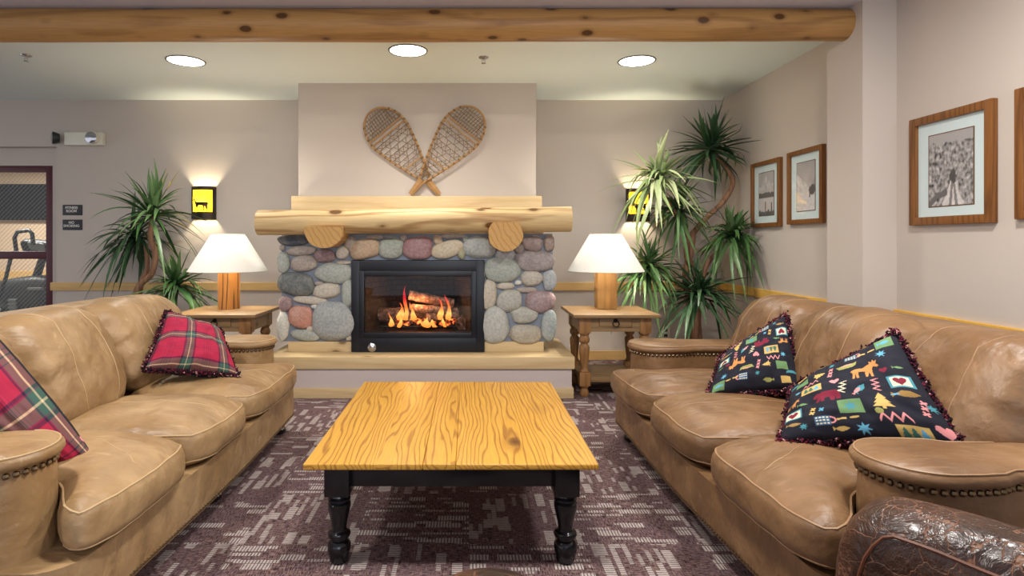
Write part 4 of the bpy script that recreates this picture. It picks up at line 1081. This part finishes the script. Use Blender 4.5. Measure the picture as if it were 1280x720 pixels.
# ================================================================== PLANTS
def leaf_mat(name, base, tip, pale):
    k = M(name, 0.38, 0.45)
    at = k.n('ShaderNodeVertexColor', layer_name='Col').outputs[0]; s_ = k.sep(at)
    c = k.mix(s_[0], base, tip); c = k.mix(k.math('MULTIPLY', s_[1], 0.55), c, pale)
    k.color(c); return k.m
LEAF = leaf_mat('strap_leaf', S(30, 68, 36), S(70, 108, 52), S(132, 158, 104))
LEAFD = leaf_mat('dark_strap_leaf', S(24, 54, 34), S(50, 86, 48), S(104, 134, 96))
LEAFP = leaf_mat('pale_strap_leaf', S(96, 126, 76), S(140, 156, 100), S(196, 196, 156))
TRUNK = wood('cane_trunk', S(150, 112, 84), S(104, 72, 52), 'z', 0.75, 16, 0.08, 0.5)
def cluster(t, name, m, c, axis, n, L, w, droop, seed, lo=-0.35, hi=1.35, parent=None, avoid=None):
    r = random.Random(seed); c = Vector(c); ax = Vector(axis).normalized()
    u = ax.orthogonal().normalized(); v_ = ax.cross(u)
    V = []; F = []; K = []
    for i in range(n):
        az = i*2.39996+r.uniform(-0.3, 0.3); el = lo+(hi-lo)*(i/n)**0.9+r.uniform(-0.3, 0.3)
        d = (u*math.cos(az)+v_*math.sin(az))*math.cos(el)+ax*math.sin(el)
        ll = L*r.uniform(0.6, 1.2)*(1.0 if el < 0.8 else 0.85); ww = w*r.uniform(0.8, 1.15); dr = droop*r.choice((0.35, 0.7, 0.9, 1.1, 1.5))*r.uniform(0.8, 1.2)*max(0.15, math.cos(math.asin(max(-1, min(1, d.z)))))
        side = d.cross(Vector((0, 0, 1))); side = side.normalized() if side.length > 0.05 else u
        tw = r.uniform(-0.5, 0.5); o = c+ax*(0.05*i/n); S_ = 8; b = len(V)
        pale = r.random()**2.2; nrm0 = side.cross(d).normalized(); sd_ = (side*math.cos(tw)+nrm0*math.sin(tw))
        for j in range(S_+1):
            q = j/S_
            p = o+d*ll*q*(1-0.12*dr*q)+Vector((0, 0, -dr*ll*q*q*0.75))+side*0.07*math.sin(q*2.2+i)*ll
            p.y = min(p.y, BY-0.012); 
            if avoid: p = avoid(p)
            wd = ww*(0.55+0.9*q if q < 0.35 else 0.865*(1-((q-0.35)/0.65)**1.8)+0.02)
            up = Vector((0, 0, 1)).cross(sd_) if False else nrm0
            for e in (-1, 0, 1):
                pp_ = p+sd_*wd*e+up*(0.35*wd if e else 0)
                pp_.y = min(pp_.y, BY-0.006)
                if avoid: pp_ = avoid(pp_)
                V.append(tuple(pp_)); K.append((q, pale, 0, 1))
        for j in range(S_):
            for e in range(2):
                a = b+j*3+e; F.append((a, a+1, a+4, a+3))
    o = t.part(name, (V, F), m, parent=parent, ang=60, recalc=False)
    ca = o.data.color_attributes.new('Col', 'FLOAT_COLOR', 'POINT')
    ca.data.foreach_set('color', np.array(K, dtype=np.float32).ravel())
    return o
def trunk(t, pts, rad, seed=0.0, parent=None):
    P_ = []
    R_ = []
    n = len(pts); out = []
    for i in range(n-1):
        p0, p1, p2, p3 = [Vector(pts[max(0, min(n-1, i+k))]) for k in (-1, 0, 1, 2)]
        for j in range(6):
            q = j/6
            out.append(0.5*((2*p1)+(p2-p0)*q+(2*p0-5*p1+4*p2-p3)*q*q+(3*p1-p0-3*p2+p3)*q**3))
    out.append(Vector(pts[-1])); m = len(out)
    rr = [rad[0]+(rad[1]-rad[0])*i/(m-1) for i in range(m)]
    rr = [x*(1+0.10*mnoise.noise(Vector((i*0.8, seed, 0)))) for i, x in enumerate(rr)]
    return t.part('trunk', tube(out, rr, 10), TRUNK, parent=parent)
def pot(t, x, y, r, h):
    p = t.part('pot', G().add(lathe([(0.001, 0), (r*0.78, 0), (r*0.8, 0.01), (r*0.98, h-0.03), (r*1.03, h-0.02), (r*1.03, h), (r*0.95, h), (r*0.93, h-0.03), (0.001, h-0.035)], 28), T(x, y, 0)), POT)
    t.part('soil', G().add(lathe([(0.001, h-0.036), (r*0.93, h-0.036), (r*0.9, h-0.026), (0.001, h-0.02)], 24), T(x, y, 0)), SOIL, parent=p)

# left plant
def wallclip(p):
    p = Vector((min(p.x, WX-0.05), p.y, min(p.z, H1-0.02)))
    if p.z < 1.30:                               # leaves bend clear of the lamp shade and the table top
        d = Vector((p.x-1.14, p.y-4.80, 0)); r = 0.36 if p.z > 0.9 else 0.12
        if d.length < r: d = d.normalized()*r; p.x, p.y = 1.14+d.x, 4.80+d.y
        if p.z < 0.66 and p.x < 1.49 and p.y < 5.02: p.z = 0.66
    return p
D = 5.35; q = lambda x, y, d=D: tuple(px(x, y, d))
bx, by = px(160, 400, D).x, D
t = Thing('potted_plant', 'strap leaved plant on bent canes with a low offshoot, behind the left sofa', 'plant', (bx, by, 0))
pot(t, bx, by, 0.19, 0.34)
trunk(t, [(bx, by, 0.3), q(172, 362), q(189, 343), q(194, 318), q(188, 296), q(191, 268)], (0.032, 0.022), 1.0)
trunk(t, [(bx+0.05, by+0.03, 0.3), q(176, 356, 5.42), q(184, 335, 5.45), q(182, 305, 5.45)], (0.026, 0.02), 2.0)
cluster(t, 'leaf_cluster', LEAF, q(191, 272), (0.05, -0.1, 1), 74, 0.56, 0.022, 0.75, 11, -0.25, 1.4)
cluster(t, 'leaf_cluster', LEAFD, q(172, 300, 5.58), (-0.35, -0.15, 0.75), 70, 0.56, 0.021, 1.0, 12, -0.5, 0.9)
# its low drooping offshoot towards the lamp
trunk(t, [(bx+0.10, by, 0.3), q(205, 385, 5.3), q(217, 362, 5.3)], (0.03, 0.024), 3.0)
cluster(t, 'leaf_cluster', LEAF, q(219, 362, 5.3), (0.35, -0.3, 1), 90, 0.50, 0.020, 1.0, 13, -0.3, 1.2)

# right plant
D = 5.38
bx, by = px(868, 430, D).x, D
t = Thing('potted_plant', 'tall many branched strap leaved plant in the right corner behind the sofa', 'plant', (bx, by, 0))
pot(t, bx, by, 0.22, 0.20)
trunk(t, [(bx-0.06, by, 0.17), q(862, 385), q(857, 345, 5.35), q(864, 312, 5.35), q(866, 290)], (0.036, 0.028), 4.0)
trunk(t, [q(866, 292), q(880, 275, 5.36), q(904, 252, 5.38), q(916, 228, 5.4), q(906, 205, 5.42), q(890, 190, 5.44)], (0.027, 0.02), 5.0)
trunk(t, [(bx+0.04, by-0.02, 0.17), q(872, 400, 5.3), q(872, 340, 5.3), q(860, 325, 5.3), q(858, 300, 5.3)], (0.034, 0.026), 6.0)
trunk(t, [q(876, 360, 5.3), q(884, 330, 5.28), q(905, 308, 5.25), q(912, 300, 5.25)], (0.024, 0.018), 7.0)
trunk(t, [q(858, 302, 5.3), q(846, 270, 5.25), q(826, 240, 5.22)], (0.024, 0.018), 8.0)
trunk(t, [(bx, by-0.08, 0.17), q(868, 412, 5.15), q(873, 385, 5.12)], (0.03, 0.024), 9.0)
trunk(t, [q(858, 360, 5.3), q(835, 345, 5.25), q(818, 330, 5.2)], (0.022, 0.017), 10.0)
cluster(t, 'leaf_cluster', LEAFD, q(888, 190, 5.44), (0.1, -0.2, 0.9), 100, 0.50, 0.022, 0.5, 21, -0.6, 1.35, avoid=wallclip)
cluster(t, 'leaf_cluster', LEAFP, q(823, 228, 5.22), (-0.05, -0.3, 0.8), 100, 0.50, 0.022, 0.95, 22, -0.3, 1.3, avoid=wallclip)
cluster(t, 'leaf_cluster', LEAF, q(848, 268, 5.32), (-0.2, -0.3, 0.6), 80, 0.46, 0.020, 1.0, 23, -0.4, 1.1, avoid=wallclip)
cluster(t, 'leaf_cluster', LEAF, q(913, 298, 5.25), (0.2, -0.4, 0.8), 105, 0.47, 0.021, 1.0, 24, -0.4, 1.3, avoid=wallclip)
cluster(t, 'leaf_cluster', LEAF, q(810, 338, 5.2), (-0.15, -0.3, 0.7), 100, 0.48, 0.020, 1.0, 25, -0.3, 1.1, avoid=wallclip)
cluster(t, 'leaf_cluster', LEAFD, q(873, 372, 5.12), (0.0, -0.3, 0.9), 105, 0.56, 0.021, 0.95, 26, -0.3, 1.25, avoid=wallclip)

# ================================================================== PICTURES ON THE RIGHT WALL
def fbm(x, y, o=4, s=0.0):
    return sum(mnoise.noise(Vector((x*2**i+s, y*2**i, s)))/2**i for i in range(o))
def print_geo(W0, y0, y1, z0, z1, fn, n=70):
    v = []; f = []; c = []
    for j in range(n+1):
        for i in range(n+1):
            u, w = i/n, j/n; v.append((W0, y1+(y0-y1)*u, z0+(z1-z0)*w)); g_ = max(0.02, min(0.95, fn(u, w))); c.append((g_*1.0, g_*0.95, g_*0.93, 1))
    for j in range(n):
        for i in range(n): a = j*(n+1)+i; f.append((a, a+1, a+n+2, a+n+1))
    return v, f, c
def art_avenue(u, w):
    # snowy trees closing over a road that runs to a dark opening
    if w > 0.86 + 0.05*fbm(u*6, 1, 3): base = 0.40
    else: base = 0.30+0.42*fbm(u*16, w*16, 4, 2.0)
    cx = 0.56
    half = 0.04+0.55*max(0, 0.36-w)
    if w < 0.36 and abs(u-cx) < half+0.04*fbm(w*9, 0, 2): base = 0.62+0.1*fbm(u*10, w*20, 3)
    if w < 0.34 and min(abs(u-cx-half*0.35), abs(u-cx+half*0.25)) < 0.022+0.03*(0.34-w): base = 0.22
    if (u-cx)**2/0.006+(w-0.40)**2/0.008 < 1+fbm(u*12, w*12, 2): base = 0.07
    if w < 0.22 and u < 0.42 and abs(w-0.05-0.35*u+0.04*fbm(u*7, 0)) < 0.045: base = 0.14
    return base
def art_lake(u, w):
    if w > 0.60:
        m = 0.72+0.20*max(0, 1-abs(u-0.5)/0.3)+0.05*fbm(u*8, 0, 3)
        return 0.42 if w > m else 0.50+0.2*fbm(u*9, w*9, 3)
    if w > 0.40: return 0.12 if w < 0.50+0.05*fbm(u*7, 3, 3)+0.03 else 0.46
    if w < 0.10+0.06*fbm(u*7, 5, 3): return 0.12
    for cu, hh in ((0.45, 0.32), (0.86, 0.30)):
        if abs(u-cu) < 0.035 and w < hh: return 0.08
    return 0.55
def art_slope(u, w):
    if w > 0.78-0.45*u: base = 0.36+0.06*fbm(u*3, w*3, 2)
    else: base = 0.55+0.16*fbm(u*8, w*8, 3)
    if w < 0.36: base = 0.62+0.08*fbm(u*14, w*14, 3)
    if abs(u-0.72) < 0.03 and 0.26 < w < 0.48: base = 0.08
    if (u-0.85)**2/0.03+(w-0.42)**2/0.012 < 1+0.8*fbm(u*9, w*9, 3): base = 0.10
    return base
PRINT = vcol('photographic_print', 0.5); MAT_ = plain('pale_blue_mount', S(206, 222, 222), 0.8, 0, 0.2, 0.02); INNER = plain('brown_mount_edge', S(104, 72, 46), 0.6)
GL2, _, _ = glass('picture_glass', (1, 1, 1), 0.9)
def picture(wx, yn, yf, z0, z1, lab, fn, mg, fw=0.036, group='framed prints on the right wall'):
    """hangs on the plane x = wx, yn nearer the camera"""
    t = Thing('framed_picture', lab, 'picture', (wx, (yn+yf)/2, (z0+z1)/2), group)
    th = 0.034; g = G()
    for a in ((yn, yn+fw, z0, z1), (yf-fw, yf, z0, z1), (yn+fw-0.001, yf-fw+0.001, z0, z0+fw), (yn+fw-0.001, yf-fw+0.001, z1-fw, z1)):
        g.add(box(wx-th, wx, a[0], a[1], a[2], a[3], 0.006))
    t.part('frame', g, FRAMEW)
    a0, a1, b0, b1 = yn+fw, yf-fw, z0+fw, z1-fw
    t.part('mount', box(wx-0.012, wx-0.003, a0, a1, b0, b1), MAT_, smooth=False, label='pale mount')
    my, mz0, mz1 = mg
    y0, y1, p0, p1 = a0+my*(a1-a0), a1-my*(a1-a0), b0+mz0*(b1-b0), b1-mz1*(b1-b0)
    t.part('mount_edge', box(wx-0.0135, wx-0.012, y0-0.006, y1+0.006, p0-0.006, p1+0.006), INNER, smooth=False)
    v, f, c = print_geo(wx-0.0145, y0, y1, p0, p1, fn)
    o = t.part('print', (v, f), PRINT, smooth=False, recalc=False, label='black and white photographic print')
    ca = o.data.color_attributes.new('Col', 'FLOAT_COLOR', 'POINT'); ca.data.foreach_set('color', np.array(c, dtype=np.float32).ravel())
    t.part('glass', box(wx-0.0195, wx-0.018, a0, a1, b0, b1), GL2, smooth=False)
picture(WX, 4.71, 5.19, 1.325, 1.895, 'small framed print of dark posts and water, farthest along the right wall', art_lake, (0.20, 0.13, 0.13))
picture(WX, 4.14, 4.60, 1.335, 1.905, 'small framed print of a lone tree on a snowy slope, beside the pilaster', art_slope, (0.20, 0.13, 0.13))
picture(WX+0.06, 2.86, 3.40, 1.294, 1.915, 'large framed print of a snowy tree lined road, nearest the pilaster on the near wall', art_avenue, (0.18, 0.11, 0.14), 0.046)
picture(WX+0.06, 2.20, 2.745, 1.305, 1.925, 'framed picture cut off by the right edge, only its wooden frame edge showing', art_avenue, (0.18, 0.11, 0.14), 0.046)

# ================================================================== CUSHIONS
def pillow_geo(cn, thick, n, inward=0.06, sag=0.0, seed=0.0):
    """cn: corners bottom-left, bottom-right, top-right, top-left seen from the room"""
    BL, BR, TR, TL = [Vector(c) for c in cn]
    nrm = ((BR-BL)+(TR-TL)).cross((TL-BL)+(TR-BR)).normalized()
    if nrm.y > 0: nrm = -nrm
    def P(u, v, s_):
        x, y = 2*u-1, 2*v-1
        uu = 0.5+0.5*x*(1-inward*(1-y*y)); vv = 0.5+0.5*y*(1-inward*(1-x*x))
        p = (BL*(1-uu)+BR*uu)*(1-vv)+(TL*(1-uu)+TR*uu)*vv
        b = ((1-x*x)*(1-y*y))**0.42
        b *= 1+0.22*sag*(-y)
        wr = 0.010*mnoise.noise(Vector((u*5+seed, v*5, 1)))+0.006*mnoise.noise(Vector((u*11+seed, v*11, 2)))
        return p+nrm*(s_*thick*b+wr*min(1, b*2))
    g = {}
    for s_, nm in ((1, 'front'), (-1, 'rear')):
        v = []; f = []
        for j in range(n+1):
            for i in range(n+1): v.append(tuple(P(i/n, j/n, s_)))
        for j in range(n):
            for i in range(n): a = j*(n+1)+i; f.append((a, a+1, a+n+2, a+n+1) if s_ > 0 else (a, a+n+1, a+n+2, a+1))
        g[nm] = (v, f)
    edge = [P(i/40, 0, 0) for i in range(40)]+[P(1, i/40, 0) for i in range(40)]+[P(1-i/40, 1, 0) for i in range(40)]+[P(0, 1-i/40, 0) for i in range(40)]
    return g, edge, nrm
def setcol(o, arr):
    ca = o.data.color_attributes.new('Col', 'FLOAT_COLOR', 'POINT'); ca.data.foreach_set('color', arr.astype(np.float32).ravel())
def fringe_mat():
    k = M('looped_fringe', 0.85, 0.2); v = k.coord()
    w = k.voro(v, 110, 'F1', 'Color'); s_ = k.sep(w)
    k.color(k.ramp(s_[0], [(0.0, S(24, 14, 22)), (0.35, S(70, 18, 34)), (0.62, S(96, 28, 46)), (0.8, S(40, 22, 34)), (0.93, S(178, 130, 124))], 'CONSTANT')); return k.m
FRG = fringe_mat()
def fringe_geo(edge, seed, size=0.013, per=26):
    r = random.Random(seed); g = G(); m = len(edge); ico = qcube(2, 2.0)
    for i in range(m):
        a, b = edge[i], edge[(i+1) % m]
        for k in range(per):
            p = a.lerp(b, r.random())+Vector((r.gauss(0, 1), r.gauss(0, 1), r.gauss(0, 1)))*size*0.55
            g.add(ico, T(p.x, p.y, p.z, r.random()*6, r.random()*6, 0, (size*0.28, size*0.28, size*r.uniform(0.5, 0.95))))
    return g
N_ = 230
# plaid: crimson ground, green and navy bands, cream over-lines
def plaid_arr(n, scale, ox, oy):
    red, gre, nav, cre, pur = [np.array(S(*c)) for c in ((166, 34, 64), (58, 90, 80), (36, 28, 54), (206, 190, 150), (104, 38, 70))]
    u = np.linspace(0, 1, n+1); U, V_ = np.meshgrid(u, u)
    def tint(X):
        col = np.tile(red, X.shape+(1,)).astype(float); X = np.mod(X, 1.0); w_ = np.zeros(X.shape)
        for a, b, c, s_ in ((0.0, 0.20, pur, .75), (0.03, 0.17, gre, .85), (0.0, 0.022, nav, .9), (0.178, 0.20, nav, .9), (0.092, 0.108, cre, .9), (0.40, 0.408, nav, .8), (0.435, 0.443, nav, .8), (0.36, 0.365, nav, .6), (0.48, 0.485, nav, .6)):
            a, b = a*1.55, (b*1.55 if b < 0.3 else b*1.55)
            k = (X >= a) & (X < b); col[k] = c; w_[k] = s_
        return col, w_
    ca, wa = tint(U*scale+ox); cb, wb = tint(V_*scale+oy)
    tw = ((np.floor(U*n)+np.floor(V_*n)) % 2 == 0)
    col = 0.5*ca+0.5*cb
    k = (wa > 0) & (wb == 0); col[k] = (ca*wa[..., None]*0.75+cb*(1-wa[..., None]*0.75))[k]
    k = (wb > 0) & (wa == 0); col[k] = (cb*wb[..., None]*0.75+ca*(1-wb[..., None]*0.75))[k]
    return np.concatenate([col, np.ones(col.shape[:2]+(1,))], -1)
# black lodge print with small woodland motifs
def lodge_arr(n, var=0):
    u = np.linspace(0, 1, n+1); U, V_ = np.meshgrid(u, u)
    col = np.tile(np.array(S(26, 27, 38)), U.shape+(1,)).astype(float)
    def inpoly(poly, X, Y):
        r = np.zeros(X.shape, bool); k = len(poly)
        for i in range(k):
            x1, y1 = poly[i]; x2, y2 = poly[(i+1) % k]
            if y1 == y2: continue
            c = ((y1 > Y) != (y2 > Y)) & (X < (x2-x1)*(Y-y1)/(y2-y1)+x1); r ^= c
        return r
    def put(poly, cx, cy, s_, c, rot=0.0, sy=1.0):
        ca, sa = math.cos(rot), math.sin(rot); X = ((U-cx)*ca+(V_-cy)*sa)/s_; Y = (-(U-cx)*sa+(V_-cy)*ca)/(s_*sy)
        col[inpoly(poly, X, Y)] = S(*c)
    circ = lambda r=1, k=18, ex=1: [(ex*r*math.cos(2*PI*i/k), r*math.sin(2*PI*i/k)) for i in range(k)]
    TEAL, GRN, TAN, PNK, MAR, BLU, OLV, CRM = (72, 138, 150), (104, 138, 92), (196, 164, 96), (216, 140, 140), (118, 30, 50), (94, 160, 188), (150, 148, 84), (222, 210, 180)
    sq = [(-1, -1), (1, -1), (1, 1), (-1, 1)]
    tree = [(-0.12, -1), (0.12, -1), (0.12, -0.75), (0.8, -0.75), (0.35, -0.25), (0.6, -0.25), (0.25, 0.25), (0.42, 0.25), (0, 1), (-0.42, 0.25), (-0.25, 0.25), (-0.6, -0.25), (-0.35, -0.25), (-0.8, -0.75), (-0.12, -0.75)]
    leaf = [((1.0 if i % 2 == 0 else 0.42)*math.cos(PI/2+PI*i/7), (1.0 if i % 2 == 0 else 0.42)*math.sin(PI/2+PI*i/7)) for i in range(14)]
    heart = [(0, -1), (0.6, -0.35), (0.95, 0.2), (0.9, 0.62), (0.55, 0.85), (0.2, 0.75), (0, 0.45), (-0.2, 0.75), (-0.55, 0.85), (-0.9, 0.62), (-0.95, 0.2), (-0.6, -0.35)]
    zig = [(-1, -0.3), (-0.66, 0.35), (-0.33, -0.3), (0, 0.35), (0.33, -0.3), (0.66, 0.35), (1, -0.3), (1, 0.0), (0.66, 0.65), (0.33, 0.0), (0, 0.65), (-0.33, 0.0), (-0.66, 0.65), (-1, 0.0)]
    bear = [(-1, -0.1), (-0.95, 0.15), (-0.75, 0.35), (-0.6, 0.42), (-0.52, 0.3), (-0.2, 0.5), (0.3, 0.55), (0.75, 0.45), (0.98, 0.1), (1.0, -0.7), (0.68, -0.7), (0.62, -0.25), (0.5, -0.7), (0.25, -0.7), (0.2, -0.2), (-0.15, -0.25), (-0.2, -0.7), (-0.45, -0.7), (-0.42, -0.3), (-0.6, -0.7), (-0.85, -0.65), (-0.62, -0.15), (-0.8, -0.2)]
    moose = [(-1, 0.1), (-0.95, 0.3), (-0.6, 0.42), (-0.1, 0.35), (0.2, 0.55), (0.4, 0.62), (0.45, 0.95), (0.6, 0.7), (0.72, 0.98), (0.8, 0.7), (0.98, 0.85), (0.85, 0.5), (1.0, 0.3), (0.85, 0.2), (0.6, 0.3), (0.45, 0.0), (0.4, -0.75), (0.25, -0.75), (0.22, -0.1), (0.05, -0.75), (-0.1, -0.75), (-0.05, -0.05), (-0.5, 0.0), (-0.55, -0.75), (-0.7, -0.75), (-0.7, -0.1), (-0.85, -0.75), (-1.0, -0.75), (-0.88, -0.05)]
    fish = [(-1, 0.35), (-0.72, 0.05), (-0.2, 0.35), (0.4, 0.32), (1, 0), (0.4, -0.32), (-0.2, -0.35), (-0.72, -0.05), (-1, -0.35)]
    canoe = [(-1, 0.35), (-0.7, 0.2), (0.7, 0.2), (1, 0.35), (0.8, -0.2), (0.4, -0.35), (-0.4, -0.35), (-0.8, -0.2)]
    plus = [(-0.3, -1), (0.3, -1), (0.3, -0.3), (1, -0.3), (1, 0.3), (0.3, 0.3), (0.3, 1), (-0.3, 1), (-0.3, 0.3), (-1, 0.3), (-1, -0.3), (-0.3, -0.3)]
    def patch(x, y, w, h, c, rot=0): put(sq, x, y, w, c, rot, h/w)
    def mug(x, y):
        put(circ(), x+0.055, y+0.005, 0.032, PNK); put(circ(), x+0.055, y+0.005, 0.02, (26, 27, 38)); patch(x, y, 0.05, 0.042, (54, 96, 128))
        for i in range(4):
            for j in range(3): put(circ(), x-0.034+i*0.023, y-0.026+j*0.026, 0.008, CRM)
    def hpatch(x, y): patch(x, y, 0.075, 0.06, TEAL); patch(x, y, 0.06, 0.047, CRM); put(heart, x, y, 0.044, MAR)
    def tpatch(x, y): patch(x, y, 0.085, 0.05, TAN); put(tree, x-0.045, y, 0.036, (60, 104, 92)); put(tree, x, y, 0.036, (60, 104, 92)); put(tree, x+0.045, y, 0.036, BLU)
    def xs(x, y, c, k=3):
        for i in range(k): put(plus, x+0.01*i, y+0.045*i, 0.022, c, 0.5)
    L = [lambda x, y: (patch(x, y, 0.07, 0.055, GRN), put(fish, x, y, 0.05, BLU)), mug, lambda x, y: (patch(x-0.05, y, 0.03, 0.008, TAN, 0.1), patch(x+0.03, y+0.01, 0.03, 0.008, TAN, 0.1))]
    L[0](.88, .92); mug(.60, .87); L[2](.74, .87); put(leaf, .83, .79, .045, BLU); put(canoe, .56, .75, .085, OLV, .1); put(canoe, .56, .757, .05, PNK, .1, .4); put(leaf, .44, .85, .03, TEAL)
    put(moose, .68, .63, .105, (196, 132, 74)); xs(.41, .69, PNK); put(heart, .44, .58, .04, PNK); tpatch(.25, .55); put(bear, .36, .41, .10, MAR)
    put(zig, .24, .66, .075, PNK); put(zig, .50, .47, .07, CRM, 1.3); put(fish, .60, .42, .06, TEAL, .9); put(fish, .575, .40, .045, PNK, .9); put(zig, .72, .46, .065, PNK, 1.5)
    hpatch(.87, .47); put(fish, .86, .345, .085, (140, 110, 60)); put(fish, .80, .345, .03, BLU); put(tree, .70, .29, .082, TAN)
    patch(.50, .25, .075, .065, GRN); put(leaf, .50, .25, .048, TEAL); hpatch(.09, .27); xs(.24, .22, TAN, 2); xs(.31, .24, BLU, 1); mug(.30, .13); L[2](.47, .14)
    put(leaf, .53, .055, .05, BLU); put(zig, .73, .125, .09, PNK); xs(.91, .19, PNK); put(heart, .955, .07, .05, PNK); tpatch(.79, .035); put(leaf, .17, .10, .035, TEAL); put(fish, .10, .14, .055, (150, 120, 70))
    put(moose, .09, .42, .06, (196, 132, 74)); put(fish, .17, .37, .04, GRN); patch(.16, .77, .06, .045, GRN); put(tree, .33, .76, .05, TAN, -1.4); put(leaf, .12, .63, .035, BLU); put(heart, .80, .60, .03, MAR); put(fish, .90, .61, .035, GRN)
    put(leaf, .96, .25, .035, TEAL); patch(.15, .93, .05, .035, TAN); put(fish, .33, .93, .06, OLV); put(canoe, .07, .84, .06, TEAL)
    put(circ(), .66, .19, .025, OLV); put(fish, .40, .06, .05, TAN)
    if var: col = col[::-1, ::-1] if var == 2 else np.transpose(col, (1, 0, 2))
    return np.concatenate([col, np.ones(col.shape[:2]+(1,))], -1)
PLAID = vcol('plaid_cloth', 0.85, 0.15); LODGE = vcol('woodland_print_cloth', 0.85, 0.15)
REDB = plain('crimson_cloth', S(170, 40, 50), 0.85)
def pillow(lab, cn, thick, front, frontm, rear, rearm, seed, fr=0.016, inward=0.06, group=None, sag=0.5):
    g, edge, nrm = pillow_geo(cn, thick, N_, inward, sag, seed)
    c = sum([Vector(x) for x in cn], Vector())/4; c.z = min(x[2] for x in cn)
    t = Thing('throw_cushion', lab, 'cushion', tuple(c), group)
    o = t.part('front_panel', g['front'], frontm, recalc=False, ang=80); setcol(o, front)
    if rear is not None:
        o = t.part('rear_panel', g['rear'], rearm, recalc=False, ang=80); setcol(o, rear)
    else: t.part('rear_panel', g['rear'], rearm, recalc=False, ang=80)
    if fr: t.part('fringe', fringe_geo(edge, seed, fr), FRG, ang=80, label='maroon looped fringe')
P = lambda x, y, d: tuple(px(x, y, d))
lod = lodge_arr(N_); lod2 = lodge_arr(N_, 2)
pillow('fringed red plaid cushion slumped at the far end of the left sofa', (P(180, 462, 2.86), P(297, 470, 3.06), P(274, 411, 3.30), P(208, 390, 3.12)), 0.105, plaid_arr(N_, 2.3, 0.25, 0.1), PLAID, lod, LODGE, 3, 0.0125, 0.05, 'plaid cushions', 0.8)
pillow('red plaid cushion at the near end of the left sofa, cut by the left edge', (P(30, 580, 1.95), P(114, 566, 1.98), P(-55, 372, 1.90), P(-115, 480, 1.80)), 0.11, plaid_arr(N_, 1.7, 0.5, 0.55), PLAID, lod, LODGE, 5, 0.0, -0.12, 'plaid cushions')
pillow('black woodland print cushion at the far end of the right sofa, nearer the tall plant', (P(884, 497, 2.70), P(1004, 488, 2.62), P(982, 394, 2.86), P(902, 446, 2.92)), 0.10, lod2, LODGE, None, REDB, 7, 0.0125, 0.05, 'woodland print cushions', 0.6)
pillow('black woodland print cushion leaning behind the near arm of the right sofa', (P(975, 552, 2.05), P(1208, 560, 1.80), P(1120, 416, 2.06), P(990, 486, 2.30)), 0.10, lod, LODGE, None, REDB, 9, 0.0125, 0.05, 'woodland print cushions', 0.6)
